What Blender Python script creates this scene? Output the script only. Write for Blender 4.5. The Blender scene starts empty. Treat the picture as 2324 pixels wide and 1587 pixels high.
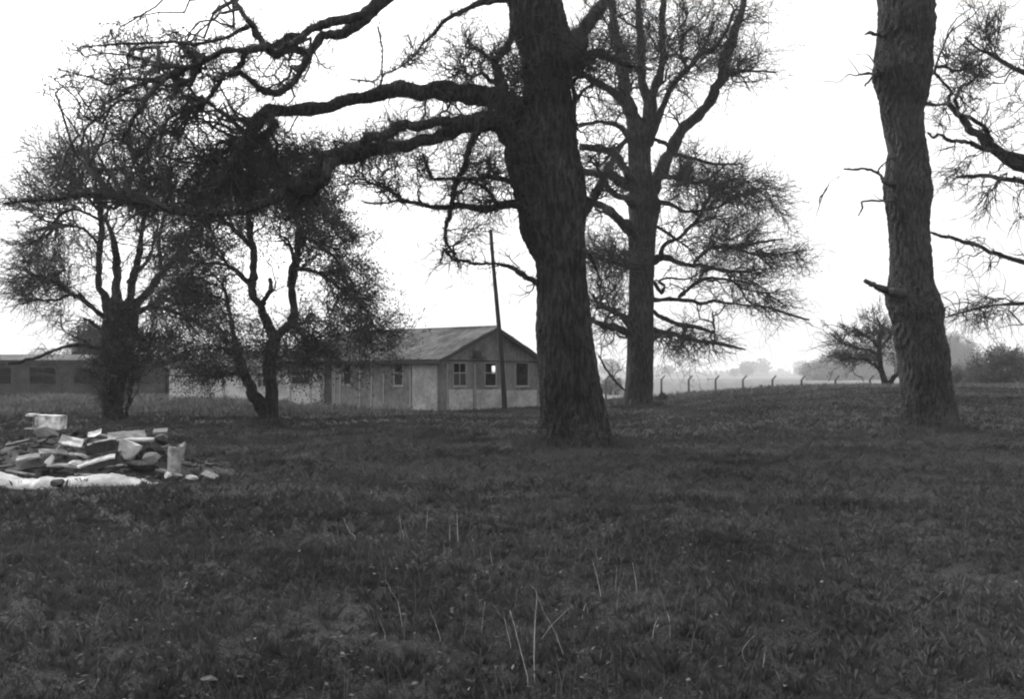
import bpy, math
import numpy as np
from mathutils import Vector, Matrix, kdtree

sc = bpy.context.scene
C = sc.collection
# ------------------------------------------------------------------ camera
F, CX, CY, HZ, EYE = 2301.0, 1162.0, 793.5, 852.0, 1.6      # working pixels: photograph scaled to 2324 x 1587
PITCH = math.atan((HZ - CY) / F)
cam = bpy.data.cameras.new('camera'); co = bpy.data.objects.new('camera', cam); C.objects.link(co)
cam.sensor_width = 36.0; cam.lens = F / 2324 * 36; cam.clip_start = 0.1; cam.clip_end = 9000
co.location = (0, 0, EYE); co.rotation_euler = (math.pi/2 + PITCH, 0, 0)
sc.camera = co
# ------------------------------------------------------------------ sky and sun (bright overcast)
SUN_EL, SUN_AZ = 38, -50
w = bpy.data.worlds.new('World'); sc.world = w; w.use_nodes = True
nt = w.node_tree; nt.nodes.clear()
sky = nt.nodes.new('ShaderNodeTexSky'); sky.sky_type = 'NISHITA'; sky.sun_disc = False
sky.sun_elevation = math.radians(SUN_EL); sky.sun_rotation = math.radians(SUN_AZ)
sky.air_density = 1.0; sky.dust_density = 9.0; sky.ozone_density = 1.0
bw = nt.nodes.new('ShaderNodeRGBToBW'); bg = nt.nodes.new('ShaderNodeBackground'); wo = nt.nodes.new('ShaderNodeOutputWorld')
nt.links.new(sky.outputs[0], bw.inputs[0]); ma = nt.nodes.new('ShaderNodeMath'); ma.operation = 'MULTIPLY_ADD'; ma.inputs[1].default_value = .35; ma.inputs[2].default_value = 2.05   # even cloud cover over the clear-sky pattern
nt.links.new(bw.outputs[0], ma.inputs[0]); nt.links.new(ma.outputs[0], bg.inputs[0]); nt.links.new(bg.outputs[0], wo.inputs[0])
bg.inputs[1].default_value = 0.15
ld = bpy.data.lights.new('sun', 'SUN'); ld.energy = 0.5; ld.angle = math.radians(25)
lo = bpy.data.objects.new('sun', ld); C.objects.link(lo)
a, e = math.radians(SUN_AZ), math.radians(SUN_EL)
lo.rotation_euler = Vector((-math.sin(a)*math.cos(e), -math.cos(a)*math.cos(e), -math.sin(e))).to_track_quat('-Z', 'Y').to_euler()
sc.view_settings.view_transform = 'Standard'; sc.view_settings.look = 'None'; sc.view_settings.gamma = 1
sc.view_settings.exposure = 1.65
sc.cycles.filter_width = 2.1; sc.cycles.use_denoising = True
sc.cycles.max_bounces = 4; sc.cycles.diffuse_bounces = 2; sc.cycles.volume_bounces = 1; sc.cycles.transparent_max_bounces = 4

# ------------------------------------------------------------------ helpers
def P(x, y, D):
    u, v = (x - CX)/F, (CY - y)/F
    cy, sy = math.cos(PITCH), math.sin(PITCH)
    Y = cy - v*sy; Z = sy + v*cy
    return np.array([u*D/Y, D, EYE + Z*D/Y])
def sm(t): t = np.clip(t, 0, 1); return t*t*(3 - 2*t)
def hgt(x, y):
    x = np.asarray(x, float); y = np.asarray(y, float)
    z = 0.95*sm((x - 2)/16)*sm((y - 14)/36)*(1 - sm((y - 54)/48))
    z = z - 0.95*sm((y - 56)/46)*sm((x + 6)/14)
    near = np.exp(-(y/70.0)**2)
    z = z + near*(0.035*np.sin(x*1.3 + 0.7*np.sin(y*.9)) + 0.03*np.sin(y*1.1 + 1.3*np.sin(x*.6)) + 0.018*np.sin(3.1*x + 2.2*y) + 0.014*np.sin(2.7*y - 3.7*x + 1))
    return z
def gdist(y): return EYE*F/(y - HZ)

def grey(v): return (v, v, v, 1)
def material(name, lo_, hi, scale=5.0, stretch=(1, 1, 1), bump=0.3, bscale=None, rough=0.9, detail=8, thr=(0.3, 0.7), extra=None, bdist=0.02, rot=0.0):
    m = bpy.data.materials.new(name); m.use_nodes = True; n = m.node_tree; b = n.nodes['Principled BSDF']
    b.inputs['Roughness'].default_value = rough
    b.inputs['Specular IOR Level'].default_value = 0.2
    tc = n.nodes.new('ShaderNodeTexCoord'); mp = n.nodes.new('ShaderNodeMapping'); mp.inputs['Scale'].default_value = stretch
    n.links.new(tc.outputs['Object'], mp.inputs[0])
    t = n.nodes.new('ShaderNodeTexNoise'); t.inputs['Scale'].default_value = scale; t.inputs['Detail'].default_value = detail
    if rot:
        m0 = n.nodes.new('ShaderNodeMapping'); m0.inputs['Rotation'].default_value = (0, 0, rot); n.links.new(tc.outputs['Object'], m0.inputs[0]); n.links.new(m0.outputs[0], mp.inputs[0])
    t.inputs['Roughness'].default_value = 0.65
    n.links.new(mp.outputs[0], t.inputs[0])
    r = n.nodes.new('ShaderNodeValToRGB'); r.color_ramp.elements[0].position = thr[0]; r.color_ramp.elements[1].position = thr[1]
    r.color_ramp.elements[0].color = grey(lo_); r.color_ramp.elements[1].color = grey(hi)
    n.links.new(t.outputs['Fac'], r.inputs[0])
    out = r.outputs[0]
    if extra:      # second, larger pattern multiplied in: (scale, lo, hi, stretch)
        t2 = n.nodes.new('ShaderNodeTexNoise'); t2.inputs['Scale'].default_value = extra[0]; t2.inputs['Detail'].default_value = 4
        mp2 = n.nodes.new('ShaderNodeMapping'); mp2.inputs['Scale'].default_value = extra[3] if len(extra) > 3 else (1, 1, 1)
        n.links.new(tc.outputs['Object'], mp2.inputs[0]); n.links.new(mp2.outputs[0], t2.inputs[0])
        r2 = n.nodes.new('ShaderNodeValToRGB'); r2.color_ramp.elements[0].position = .35; r2.color_ramp.elements[1].position = .65
        r2.color_ramp.elements[0].color = grey(extra[1]); r2.color_ramp.elements[1].color = grey(extra[2])
        n.links.new(t2.outputs['Fac'], r2.inputs[0])
        mx = n.nodes.new('ShaderNodeMix'); mx.data_type = 'RGBA'; mx.blend_type = 'MULTIPLY'; mx.inputs[0].default_value = 1
        n.links.new(out, mx.inputs[6]); n.links.new(r2.outputs[0], mx.inputs[7]); out = mx.outputs[2]
    n.links.new(out, b.inputs['Base Color'])
    if bump:
        tb = n.nodes.new('ShaderNodeTexNoise'); tb.inputs['Scale'].default_value = bscale or scale*2; tb.inputs['Detail'].default_value = 6
        n.links.new(mp.outputs[0], tb.inputs[0])
        bp = n.nodes.new('ShaderNodeBump'); bp.inputs['Strength'].default_value = bump; bp.inputs['Distance'].default_value = bdist
        n.links.new(tb.outputs['Fac'], bp.inputs['Height']); n.links.new(bp.outputs[0], b.inputs['Normal'])
    return m
M = {}
M['bark'] = material('bark', .011, .050, 13, (1, 1, .2), 1.0, 14, extra=(1.1, .5, 1.25), bdist=.12, thr=(.42, .6))  # dark fissure lines paint furrow shade that the bump barely shows
M['bark_pale'] = material('bark_pale', .022, .070, 16, (1, 1, .3), 1.0, 20, extra=(1.0, .6, 1.2), bdist=.1, thr=(.4, .62))  # furrow shade is in the colour here too
M['twig'] = material('twig', .025, .05, 3, bump=0)
M['twig_pale'] = material('twig_pale', .05, .1, 3, bump=0)
M['leaf'] = material('leaf', .03, .07, 6, bump=0)
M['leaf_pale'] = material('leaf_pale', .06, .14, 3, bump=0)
M['leaf_hazy'] = material('leaf_hazy', .10, .2, 3, bump=0)  # paler tone puts distance haze into the leaf colour
M['ground'] = material('ground', .013, .058, 30, bump=1.0, bscale=60, extra=(.4, .6, 1.25), bdist=.05, thr=(.36, .66))  # dark colour stands for the shade between grass blades
M['grass'] = material('grass', .034, .086, 7, bump=0, extra=(.4, .55, 1.35), thr=(.25, .75))
M['dry_grass'] = material('dry_grass', .07, .22, 4, bump=0, extra=(.4, .6, 1.2))
M['stalk'] = material('stalk', .28, .5, 30, bump=0)
M['litter'] = material('litter', .06, .15, 20, bump=0)
M['field'] = material('field', .10, .15, .02, (1, .3, 1), 0, extra=(.006, .85, 1.1))
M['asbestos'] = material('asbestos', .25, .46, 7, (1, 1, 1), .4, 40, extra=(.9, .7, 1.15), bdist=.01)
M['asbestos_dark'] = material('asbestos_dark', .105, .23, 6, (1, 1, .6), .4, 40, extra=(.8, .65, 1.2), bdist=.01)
M['roof'] = material('roof', .07, .20, 4, (.35, 2, 1), .5, 12, rot=-.944, thr=(.35, .65), extra=(.9, .6, 1.15), bdist=.01)
M['batten'] = material('batten', .2, .34, 12, (1, 1, .2), .3, 30)
M['board_dark'] = material('board_dark', .03, .07, 10, (1, 1, .3), .3)
M['glass'] = material('glass', .012, .02, 3, bump=0, rough=.15)
M['brick_dark'] = material('brick_dark', .025, .07, 8, bump=.4, extra=(1, .6, 1.2))
M['pole'] = material('pole', .010, .028, 20, (1, 1, .1), .6, 30)
M['post'] = material('post', .04, .08, 12, bump=.4)
M['concrete'] = material('concrete', .12, .2, 12, bump=.4)
M['wire'] = material('wire', .08, .14, 12, bump=0)
M['white'] = material('white', .28, .8, 9, bump=.4, extra=(4, .5, 1.1), thr=(.35, .6))
M['plaster'] = material('plaster', .36, .62, 9, bump=.6, bscale=25, extra=(3, .75, 1.1))
M['wood_pale'] = material('wood_pale', .12, .42, 12, (.3, 1, 1), .5, 30, extra=(3, .6, 1.2))
M['rubble'] = material('rubble', .012, .10, 14, bump=.8, bscale=30)
M['rubble_dark'] = material('rubble_dark', .015, .05, 14, bump=.8, bscale=30)

class MB:
    """collects polygons of one mesh"""
    def __init__(s): s.v = []; s.n = 0; s.f = []; s.smooth = []
    def add(s, v, f, smooth=True):
        v = np.asarray(v, float).reshape(-1, 3); f = np.asarray(f, np.int64)
        s.v.append(v); s.f.append((f + s.n, smooth)); s.n += len(v)
    def box(s, lo_, hi, mat=None):
        x0, y0, z0 = lo_; x1, y1, z1 = hi
        v = np.array([[x0,y0,z0],[x1,y0,z0],[x1,y1,z0],[x0,y1,z0],[x0,y0,z1],[x1,y0,z1],[x1,y1,z1],[x0,y1,z1]], float)
        if mat is not None: v = v @ np.array(mat.to_3x3()).T + np.array(mat.translation)
        s.add(v, [[0,3,2,1],[4,5,6,7],[0,1,5,4],[1,2,6,5],[2,3,7,6],[3,0,4,7]], False)
    def tubes(s, Pt, R, k=3, smooth=True, cap=False):
        Pt = np.asarray(Pt, float); R = np.asarray(R, float)
        if Pt.ndim == 2: Pt = Pt[None]; R = R[None]
        n, m, _ = Pt.shape
        if n == 0: return
        T = np.gradient(Pt, axis=1); T /= np.linalg.norm(T, axis=2, keepdims=True) + 1e-9
        d = Pt[:, -1] - Pt[:, 0]
        ax = np.argmin(np.abs(d), axis=1); ref = np.eye(3)[ax][:, None, :]
        U = np.cross(T, ref); U /= np.linalg.norm(U, axis=2, keepdims=True) + 1e-9
        V = np.cross(T, U)
        an = np.arange(k)*2*math.pi/k
        ring = Pt[:, :, None, :] + R[:, :, None, None]*(np.cos(an)[None, None, :, None]*U[:, :, None, :] + np.sin(an)[None, None, :, None]*V[:, :, None, :])
        v = ring.reshape(-1, 3)
        i = np.arange(n)[:, None, None]*m*k; j = np.arange(m-1)[None, :, None]*k; q = np.arange(k)[None, None, :]; q2 = (q + 1) % k
        f = np.stack([i+j+q, i+j+q2, i+j+k+q2, i+j+k+q], -1).reshape(-1, 4)
        s.add(v, f, smooth)
    def build(s, name, mat, parent=None, origin=None):
        me = bpy.data.meshes.new(name)
        V = np.concatenate(s.v) if s.v else np.zeros((0, 3))
        org = np.zeros(3)
        if parent is not None: org = np.array(world_of(parent))
        if origin is not None: org = np.array(origin, float)
        V = V - org
        nl = sum(f.size for f, _ in s.f); nf = sum(len(f) for f, _ in s.f)
        me.vertices.add(len(V)); me.vertices.foreach_set('co', V.astype(np.float32).ravel())
        me.loops.add(nl); me.polygons.add(nf)
        me.loops.foreach_set('vertex_index', np.concatenate([f.ravel() for f, _ in s.f]).astype(np.int32))
        tot = np.concatenate([np.full(len(f), f.shape[1]) for f, _ in s.f]); st = np.concatenate([[0], np.cumsum(tot)[:-1]])
        me.polygons.foreach_set('loop_start', st.astype(np.int32))
        me.polygons.foreach_set('use_smooth', np.concatenate([np.full(len(f), sm_) for f, sm_ in s.f]).astype(bool))
        me.update(calc_edges=True); me.validate()
        me.materials.append(mat)
        o = bpy.data.objects.new(name, me); C.objects.link(o)
        if parent is not None:
            o.parent = parent
            if origin is not None: o.location = Vector(org) - Vector(world_of(parent))
        else: o.location = org
        return o
def world_of(o):
    v = Vector((0, 0, 0))
    while o is not None: v = v + o.location; o = o.parent
    return v
def tag(o, label=None, cat=None, group=None, kind=None):
    if label: o['label'] = label
    if cat: o['category'] = cat
    if group: o['group'] = group
    if kind: o['kind'] = kind
    return o
def empty(name, loc, label, cat, group=None):
    o = bpy.data.objects.new(name, None); C.objects.link(o); o.location = loc; o.empty_display_size = .3
    return tag(o, label, cat, group)

# ------------------------------------------------------------------ ground, far field
def axis(a, b, step, far, g=1.16):
    c = list(np.arange(a, b + 1e-6, step)); s = step; x = b
    while x < far: s *= g; x += s; c.append(x)
    return c
xs = axis(0, 42, .45, 3300); xs = sorted([-v for v in xs[1:]] + xs)
ys = sorted([-v for v in axis(0, 2, .5, 60)[1:]] + axis(0, 62, .4, 4000))
X, Y = np.meshgrid(xs, ys); Z = hgt(X, Y)
nx, ny = len(xs), len(ys)
i = np.arange(ny-1)[:, None]*nx + np.arange(nx-1)[None, :]
g = MB(); fq = np.stack([i, i+1, i+nx+1, i+nx], -1)
g.add(np.stack([X, Y, Z], -1), fq.reshape(-1, 4)); go = g.build('ground', M['ground']); tag(go, kind='structure')
# pale field beyond the fence: a sheet lying just above the ground
fy = [v for v in ys if v > 103]; fx = [v for v in xs if v > -60]
X, Y = np.meshgrid(fx, fy); Z = hgt(X, Y) + .02; nx, ny = len(fx), len(fy)
i = np.arange(ny-1)[:, None]*nx + np.arange(nx-1)[None, :]
g = MB(); g.add(np.stack([X, Y, Z], -1), np.stack([i, i+1, i+nx+1, i+nx], -1).reshape(-1, 4))
tag(g.build('field', M['field']), kind='structure')

# ------------------------------------------------------------------ trees
def catmull(pts, n_per):
    p = np.asarray(pts, float); p = np.vstack([2*p[0]-p[1], p, 2*p[-1]-p[-2]]); out = []
    for i in range(1, len(p)-2):
        t = np.linspace(0, 1, n_per, endpoint=False)[:, None]
        a, b, c, d = p[i-1], p[i], p[i+1], p[i+2]
        out.append(.5*((2*b) + (-a+c)*t + (2*a-5*b+4*c-d)*t*t + (-a+3*b-3*c+d)*t**3))
    out.append(p[-2][None]); return np.vstack(out)
class Nodes:
    def __init__(s): s.p = []; s.t = []; s.r = []; s.l = []
    def add(s, Pt, R, lvl, skip=1):
        Pt = np.asarray(Pt); R = np.asarray(R)
        if Pt.ndim == 2: Pt = Pt[None]; R = R[None]
        T = np.gradient(Pt, axis=1); T /= np.linalg.norm(T, axis=2, keepdims=True) + 1e-9
        s.p.append(Pt[:, skip:].reshape(-1, 3)); s.t.append(T[:, skip:].reshape(-1, 3)); s.r.append(R[:, skip:].ravel())
        s.l.append(np.full(s.r[-1].size, lvl))
    def get(s): return np.concatenate(s.p), np.concatenate(s.t), np.concatenate(s.r), np.concatenate(s.l)
def unit(v): return v/(np.linalg.norm(v, axis=-1, keepdims=True) + 1e-9)
def curve(rng, p0, t0, p1, t1, m, wob):
    L = np.linalg.norm(p1-p0, axis=1)[:, None, None]
    s = np.linspace(0, 1, m)[None, :, None]
    h = (2*s**3-3*s**2+1)*p0[:, None] + (s**3-2*s**2+s)*L*t0[:, None] + (-2*s**3+3*s**2)*p1[:, None] + (s**3-s**2)*L*t1[:, None]
    n = np.cumsum(rng.normal(size=(len(p0), m, 3)), axis=1); n = n - n[:, :1]; n = n - n[:, -1:]*s
    return h + n*wob*L/math.sqrt(m)
def connect(rng, nodes, targets, lvl, m, wob, rmax, rtip, up, maxlen=99, k=26):
    p, t, r, l = nodes.get(); kd = kdtree.KDTree(len(p))
    for i, q in enumerate(p): kd.insert(q, i)
    kd.balance(); use = {}; sel = np.zeros(len(targets), int)
    for j, q in enumerate(targets):
        idx = np.array([z[1] for z in kd.find_n(q, k)]); d = q - p[idx]; L = np.linalg.norm(d, axis=1)
        cs = (d*t[idx]).sum(1)/(L + 1e-6)
        used = np.array([use.get(int(q_), 0) for q_ in idx]); b_ = idx[np.argmin(L*(1.45 - cs)*(1 + .35*used))]; sel[j] = b_; use[int(b_)] = use.get(int(b_), 0) + 1
    p0, tp, rp = p[sel], t[sel], r[sel]; d = targets - p0; L = np.linalg.norm(d, axis=1)
    ok = (L < maxlen) & (L > .05); p0, tp, rp, d, L, tg = p0[ok], tp[ok], rp[ok], d[ok], L[ok], targets[ok]
    if not len(p0): return None
    dn = d/L[:, None]
    t0 = unit(tp*.8 + dn*.7 + rng.normal(size=dn.shape)*.35); t1 = unit(dn + rng.normal(size=dn.shape)*.4 + np.array([0, 0, up]))
    Pt = curve(rng, p0, t0, tg, t1, m, wob)
    r0 = np.minimum(rp*.72, rmax*(.4 + .6*np.clip(L/2.5, 0, 1)))
    R = r0[:, None]*(1-np.linspace(0, 1, m)[None])**.8 + rtip
    return Pt, R
def sprout(rng, nodes, count, lmin, lmax, lvl_from, m, wob, rmax, rtip, up, fan=1.0, gs=None, out=0.0, pull=(0, 0, 0)):
    p, t, r, l = nodes.get(); okm = l >= lvl_from
    if gs: okm = okm & (gap(p, gs[0], gs[1]) > gs[2])
    ok = np.where(okm)[0]
    if not len(ok): return None
    sel = rng.choice(ok, count); p0, tp, rp = p[sel], t[sel], r[sel]
    ctr = p[l <= 1].mean(0) if (l <= 1).any() else p.mean(0)
    d = unit(tp*.7 + rng.normal(size=p0.shape)*fan*.6 + unit(p0 - ctr)*out + np.array([0, 0, up]) + np.array(pull))
    L = rng.uniform(lmin, lmax, count)[:, None]
    Pt = curve(rng, p0, unit(d + tp*.4), p0 + d*L, unit(d + rng.normal(size=d.shape)*.5 + np.array([0, 0, up])), m, wob)
    R = np.minimum(rp*.75, rmax)[:, None]*(1-np.linspace(0, 1, m)[None])**.8 + rtip
    return Pt, R
def gap(p, s, sc_=1.0):
    q = p/sc_; x, y, z = q[:, 0], q[:, 1], q[:, 2]
    return (np.sin(5.1*x + 1.7*s + 1.3*np.sin(3.3*z + s)) + np.sin(5.7*z + 2.3*s + 1.1*np.sin(4.1*x)) + .8*np.sin(4.3*y + s + np.sin(3*x)) + .7*np.sin(10.3*x + 7.7*z + s))/3.5
def blobs_pts(rng, blobs, n, D, dr=None, clump=0):
    if clump and n > 40:
        c = blobs_pts(rng, blobs, max(6, n//clump), D, dr); k_ = rng.integers(0, len(c), n)
        return c[k_] + rng.normal(size=(n, 3))*np.array([1.5, 1.2, .8])*(.011*D)
    W = np.array([b[4] if len(b) > 4 else b[2]*b[3] for b in blobs], float); W /= W.sum(); out = []
    for j in rng.choice(len(blobs), n, p=W):
        b = blobs[j]; v = rng.normal(size=3); v = v/np.linalg.norm(v)*rng.uniform()**(1/2.6)
        off = b[5] if len(b) > 5 else 0; rr = (dr if dr else min(b[2], b[3]*1.3)/F*D)
        out.append(P(b[0] + v[0]*b[2], b[1] + v[1]*b[3], D + off + v[2]*rr))
    return np.array(out)
def noise1(rng, n, sc_):  # smooth 1d noise
    x = rng.normal(size=n//sc_ + 4); return np.interp(np.arange(n), np.arange(len(x))*sc_, x)
def trunk_mesh(rng, pts, D, k=44, ridges=.035, lobes=0.0, dz=0.0):
    """pts: (x, y, halfwidth) base to top, in working pixels"""
    q = catmull(pts, 9 if k < 60 else 26); n = len(q)
    f = np.linspace(0, 1, n)
    c = np.array([P(x, y, D + dz*fi) for (x, y, _), fi in zip(q, f)]); r = q[:, 2]/F*(D + dz*f)
    an = np.arange(k)*2*math.pi/k
    hz = c[:, 2][:, None]; A = an[None, :]
    ph = rng.uniform(0, 6.28, 12)
    warp = .5*np.sin(hz*1.1 + ph[0]) + .3*np.sin(hz*2.7 + ph[1])
    rid = np.sin(A*9 + 3*warp + ph[2])*.5 + np.sin(A*14 - 4*warp + hz*1.5 + ph[3])*.5 + .7*np.sin(A*3 + hz*2 + ph[4])*np.sin(hz*3.1 + ph[5]) + rng.normal(size=(n, k))*.3
    if k >= 60: rid = rid + .9*(1 - 2*np.abs(np.sin(A*17 + 2.2*np.sin(hz*2.1 + 3*A) + 1.2*np.sin(hz*6.3 + 5*A)))) + .5*np.sin(A*31 + 2.5*np.sin(hz*5 + 4*A))*np.sin(hz*9 + 7*A)
    R = r[:, None]*(1 + ridges*rid)
    if lobes:
        base = np.exp(-np.clip(hz - c[0, 2] - .15, 0, None)*1.6)
        R = R*(1 + lobes*base*(.5 + .5*np.sin(A*5 + ph[6])) )
    x = c[:, 0][:, None] + R*np.cos(A); y = c[:, 1][:, None] + R*np.sin(A); z = np.repeat(c[:, 2][:, None], k, 1) + rng.normal(size=(n, k))*.006
    mb = MB(); v = np.stack([x, y, z], -1).reshape(-1, 3)
    i = np.arange(n-1)[:, None]*k; j = np.arange(k)[None]; j2 = (j+1) % k
    mb.add(v, np.stack([i+j, i+j2, i+k+j2, i+k+j], -1).reshape(-1, 4))
    # cap
    mb.add(v[-k:], [[0, 1, 2]]) if False else None
    return mb, c, r
def limb_line(rng, pts, D, dz0, dz1, n_per=7, wob=.02):
    q = catmull(pts, n_per); n = len(q); f = np.linspace(0, 1, n)
    dd = D + dz0 + (dz1-dz0)*f + np.interp(f, np.linspace(0, 1, 6), np.concatenate([[0], rng.normal(size=4)*.35, [0]]))
    c = np.array([P(x, y, d) for (x, y, _), d in zip(q, dd)]); r = q[:, 2]/F*dd
    c = c + rng.normal(size=c.shape)*wob*np.minimum(1, r/.05)[:, None]*.4
    kn = np.stack([noise1(rng, n, 3) for _ in range(3)], 1)*np.minimum(r*.3, .035)[:, None]; kn[:3] *= np.array([0, .3, .7])[:, None]; c = c + kn
    return c, np.maximum(r, .006)
def fuzz(rng, mb, Pt, R, n, ln, wd, up=.2):
    """small ivy / moss leaves and shoots round a limb"""
    Pt = np.asarray(Pt); R = np.asarray(R)
    i = rng.integers(0, len(Pt)-1, n); a = rng.uniform(size=n)[:, None]
    p = Pt[i]*(1-a) + Pt[i+1]*a; r = R[i][:, None]
    d = unit(rng.normal(size=(n, 3)) + np.array([0, 0, up]))
    b = p + d*r*.85; L = rng.uniform(.3, 1, n)[:, None]*ln; s = unit(np.cross(d, rng.normal(size=(n, 3))))*wd*rng.uniform(.5, 1, n)[:, None]
    tip = b + unit(d + rng.normal(size=(n, 3))*.5)*L
    v = np.stack([b - s*.5, b + s*.5, tip + s*.4, tip - s*.3], 1).reshape(-1, 3)
    mb.add(v, np.arange(4*n).reshape(-1, 4), False)
def leaves(rng, mb, p, n, size, spread):
    c = p[rng.integers(0, len(p), n)] + rng.normal(size=(n, 3))*spread
    u = unit(rng.normal(size=(n, 3))); v_ = unit(np.cross(u, rng.normal(size=(n, 3))))
    s = size*rng.uniform(.5, 1.2, n)[:, None]
    v = np.stack([c - u*s, c - v_*s*.55, c + u*s, c + v_*s*.55], 1).reshape(-1, 3)
    mb.add(v, np.arange(4*n).reshape(-1, 4), False)

def tree(name, label, seed, D, trunk, limbs, blobs, n1=60, n2=400, n3=3000, n4=8000, tw=(.25, .7), rt=.0045, up=.15,
         nleaf=0, lsize=.03, lspread=.08, bark='bark', twig='twig', leafm='leaf', group=None, cat='tree', wob=.16, nfuzz=0, fz=(.12, .03),
         dr=None, lobes=.25, maxlen=99, r1=.07, r2=.03, tdz=0.0, k=44, part='branch', tfuzz=0, twr=.008, n0=0, clump=4, gs=(1.0, 1.3, -.05), out=.35, fan=.8, pull=(0, 0, 0)):
    rng = np.random.default_rng(seed)
    x0, y0, h0 = trunk[0]; b = P(x0, y0, D); b[2] = float(hgt(b[0], b[1]))
    root = empty(name, tuple(b), label, cat, group)
    nodes = Nodes()
    # carry the trunk a little below the ground
    tr = [(x0, y0 + .4*F/D, h0*1.12)] + list(trunk)
    mb, c, r = trunk_mesh(rng, tr, D, k=k, lobes=lobes, dz=tdz)
    mb.build('trunk', M[bark], root)
    hh = c[:, 2] > b[2] + (c[-1, 2]-b[2])*.45
    nodes.add(c[hh], r[hh], 0)
    fzm = MB()
    if tfuzz: fuzz(rng, fzm, c[2:], r[2:], tfuzz, fz[0]*.8, fz[1])
    for L in limbs:
        pts, dz0, dz1 = L[0], L[1], L[2]
        cc, rr = limb_line(rng, pts, D, dz0, dz1)
        m_ = MB(); kk = 10 if rr.max() > .06 else 6
        r_n = rr*(1 + .11*noise1(rng, len(rr), 2))
        m_.tubes(np.vstack([cc, cc[-1:] + (cc[-1]-cc[-2])*.3]), np.append(r_n, .002), kk)
        m_.build(part, M[bark], root)
        nodes.add(cc, rr, 0, skip=2)
        if nfuzz: fuzz(rng, fzm, cc, rr, int(nfuzz*np.linalg.norm(np.diff(cc, axis=0), axis=1).sum()*min(1.5, rr.mean()/.12)), fz[0], fz[1])
    cm = MB(); allp = []
    def put(res, lvl, kk):
        if res is None: return
        cm.tubes(res[0], res[1], kk); nodes.add(res[0], res[1], lvl); allp.append(res[0][:, 1:].reshape(-1, 3))
    if n1: put(connect(rng, nodes, blobs_pts(rng, blobs, n1, D, dr), 1, 9, wob, r1, rt*1.6, up, maxlen), 1, 5)
    if n2: put(connect(rng, nodes, blobs_pts(rng, blobs, n2, D, dr, clump), 2, 7, wob, r2, rt*1.3, up, maxlen), 2, 4)
    lv = 1 if n1 or n2 else 0
    if n0: put(sprout(rng, nodes, n0, .12, .5, 0, 4, .2, .008, rt, .1, 1.6), 3, 3)
    if n3: put(sprout(rng, nodes, n3, tw[1]*.8, tw[1]*1.9, lv, 5, wob*1.1, .016, rt, up, fan, gs, out, pull), 3, 3)
    if n4: put(sprout(rng, nodes, n4, tw[0], tw[1], 2 if n2 else lv, 4, wob*1.1, twr, rt, up, fan, gs, out, pull), 4, 3)
    cm.build('crown', M[twig], root)
    if nleaf:
        lm = MB(); p, t, r, l = nodes.get(); pl = p[l >= 3] if (l >= 3).any() else p; pl = pl[gap(pl, gs[0], gs[1]) > gs[2]] if gs else pl; leaves(rng, lm, pl, nleaf, lsize, lspread)
        lm.build('leaves', M[leafm], root)
    if fzm.v: fzm.build('ivy', M['leaf'], root)
    return root

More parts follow.
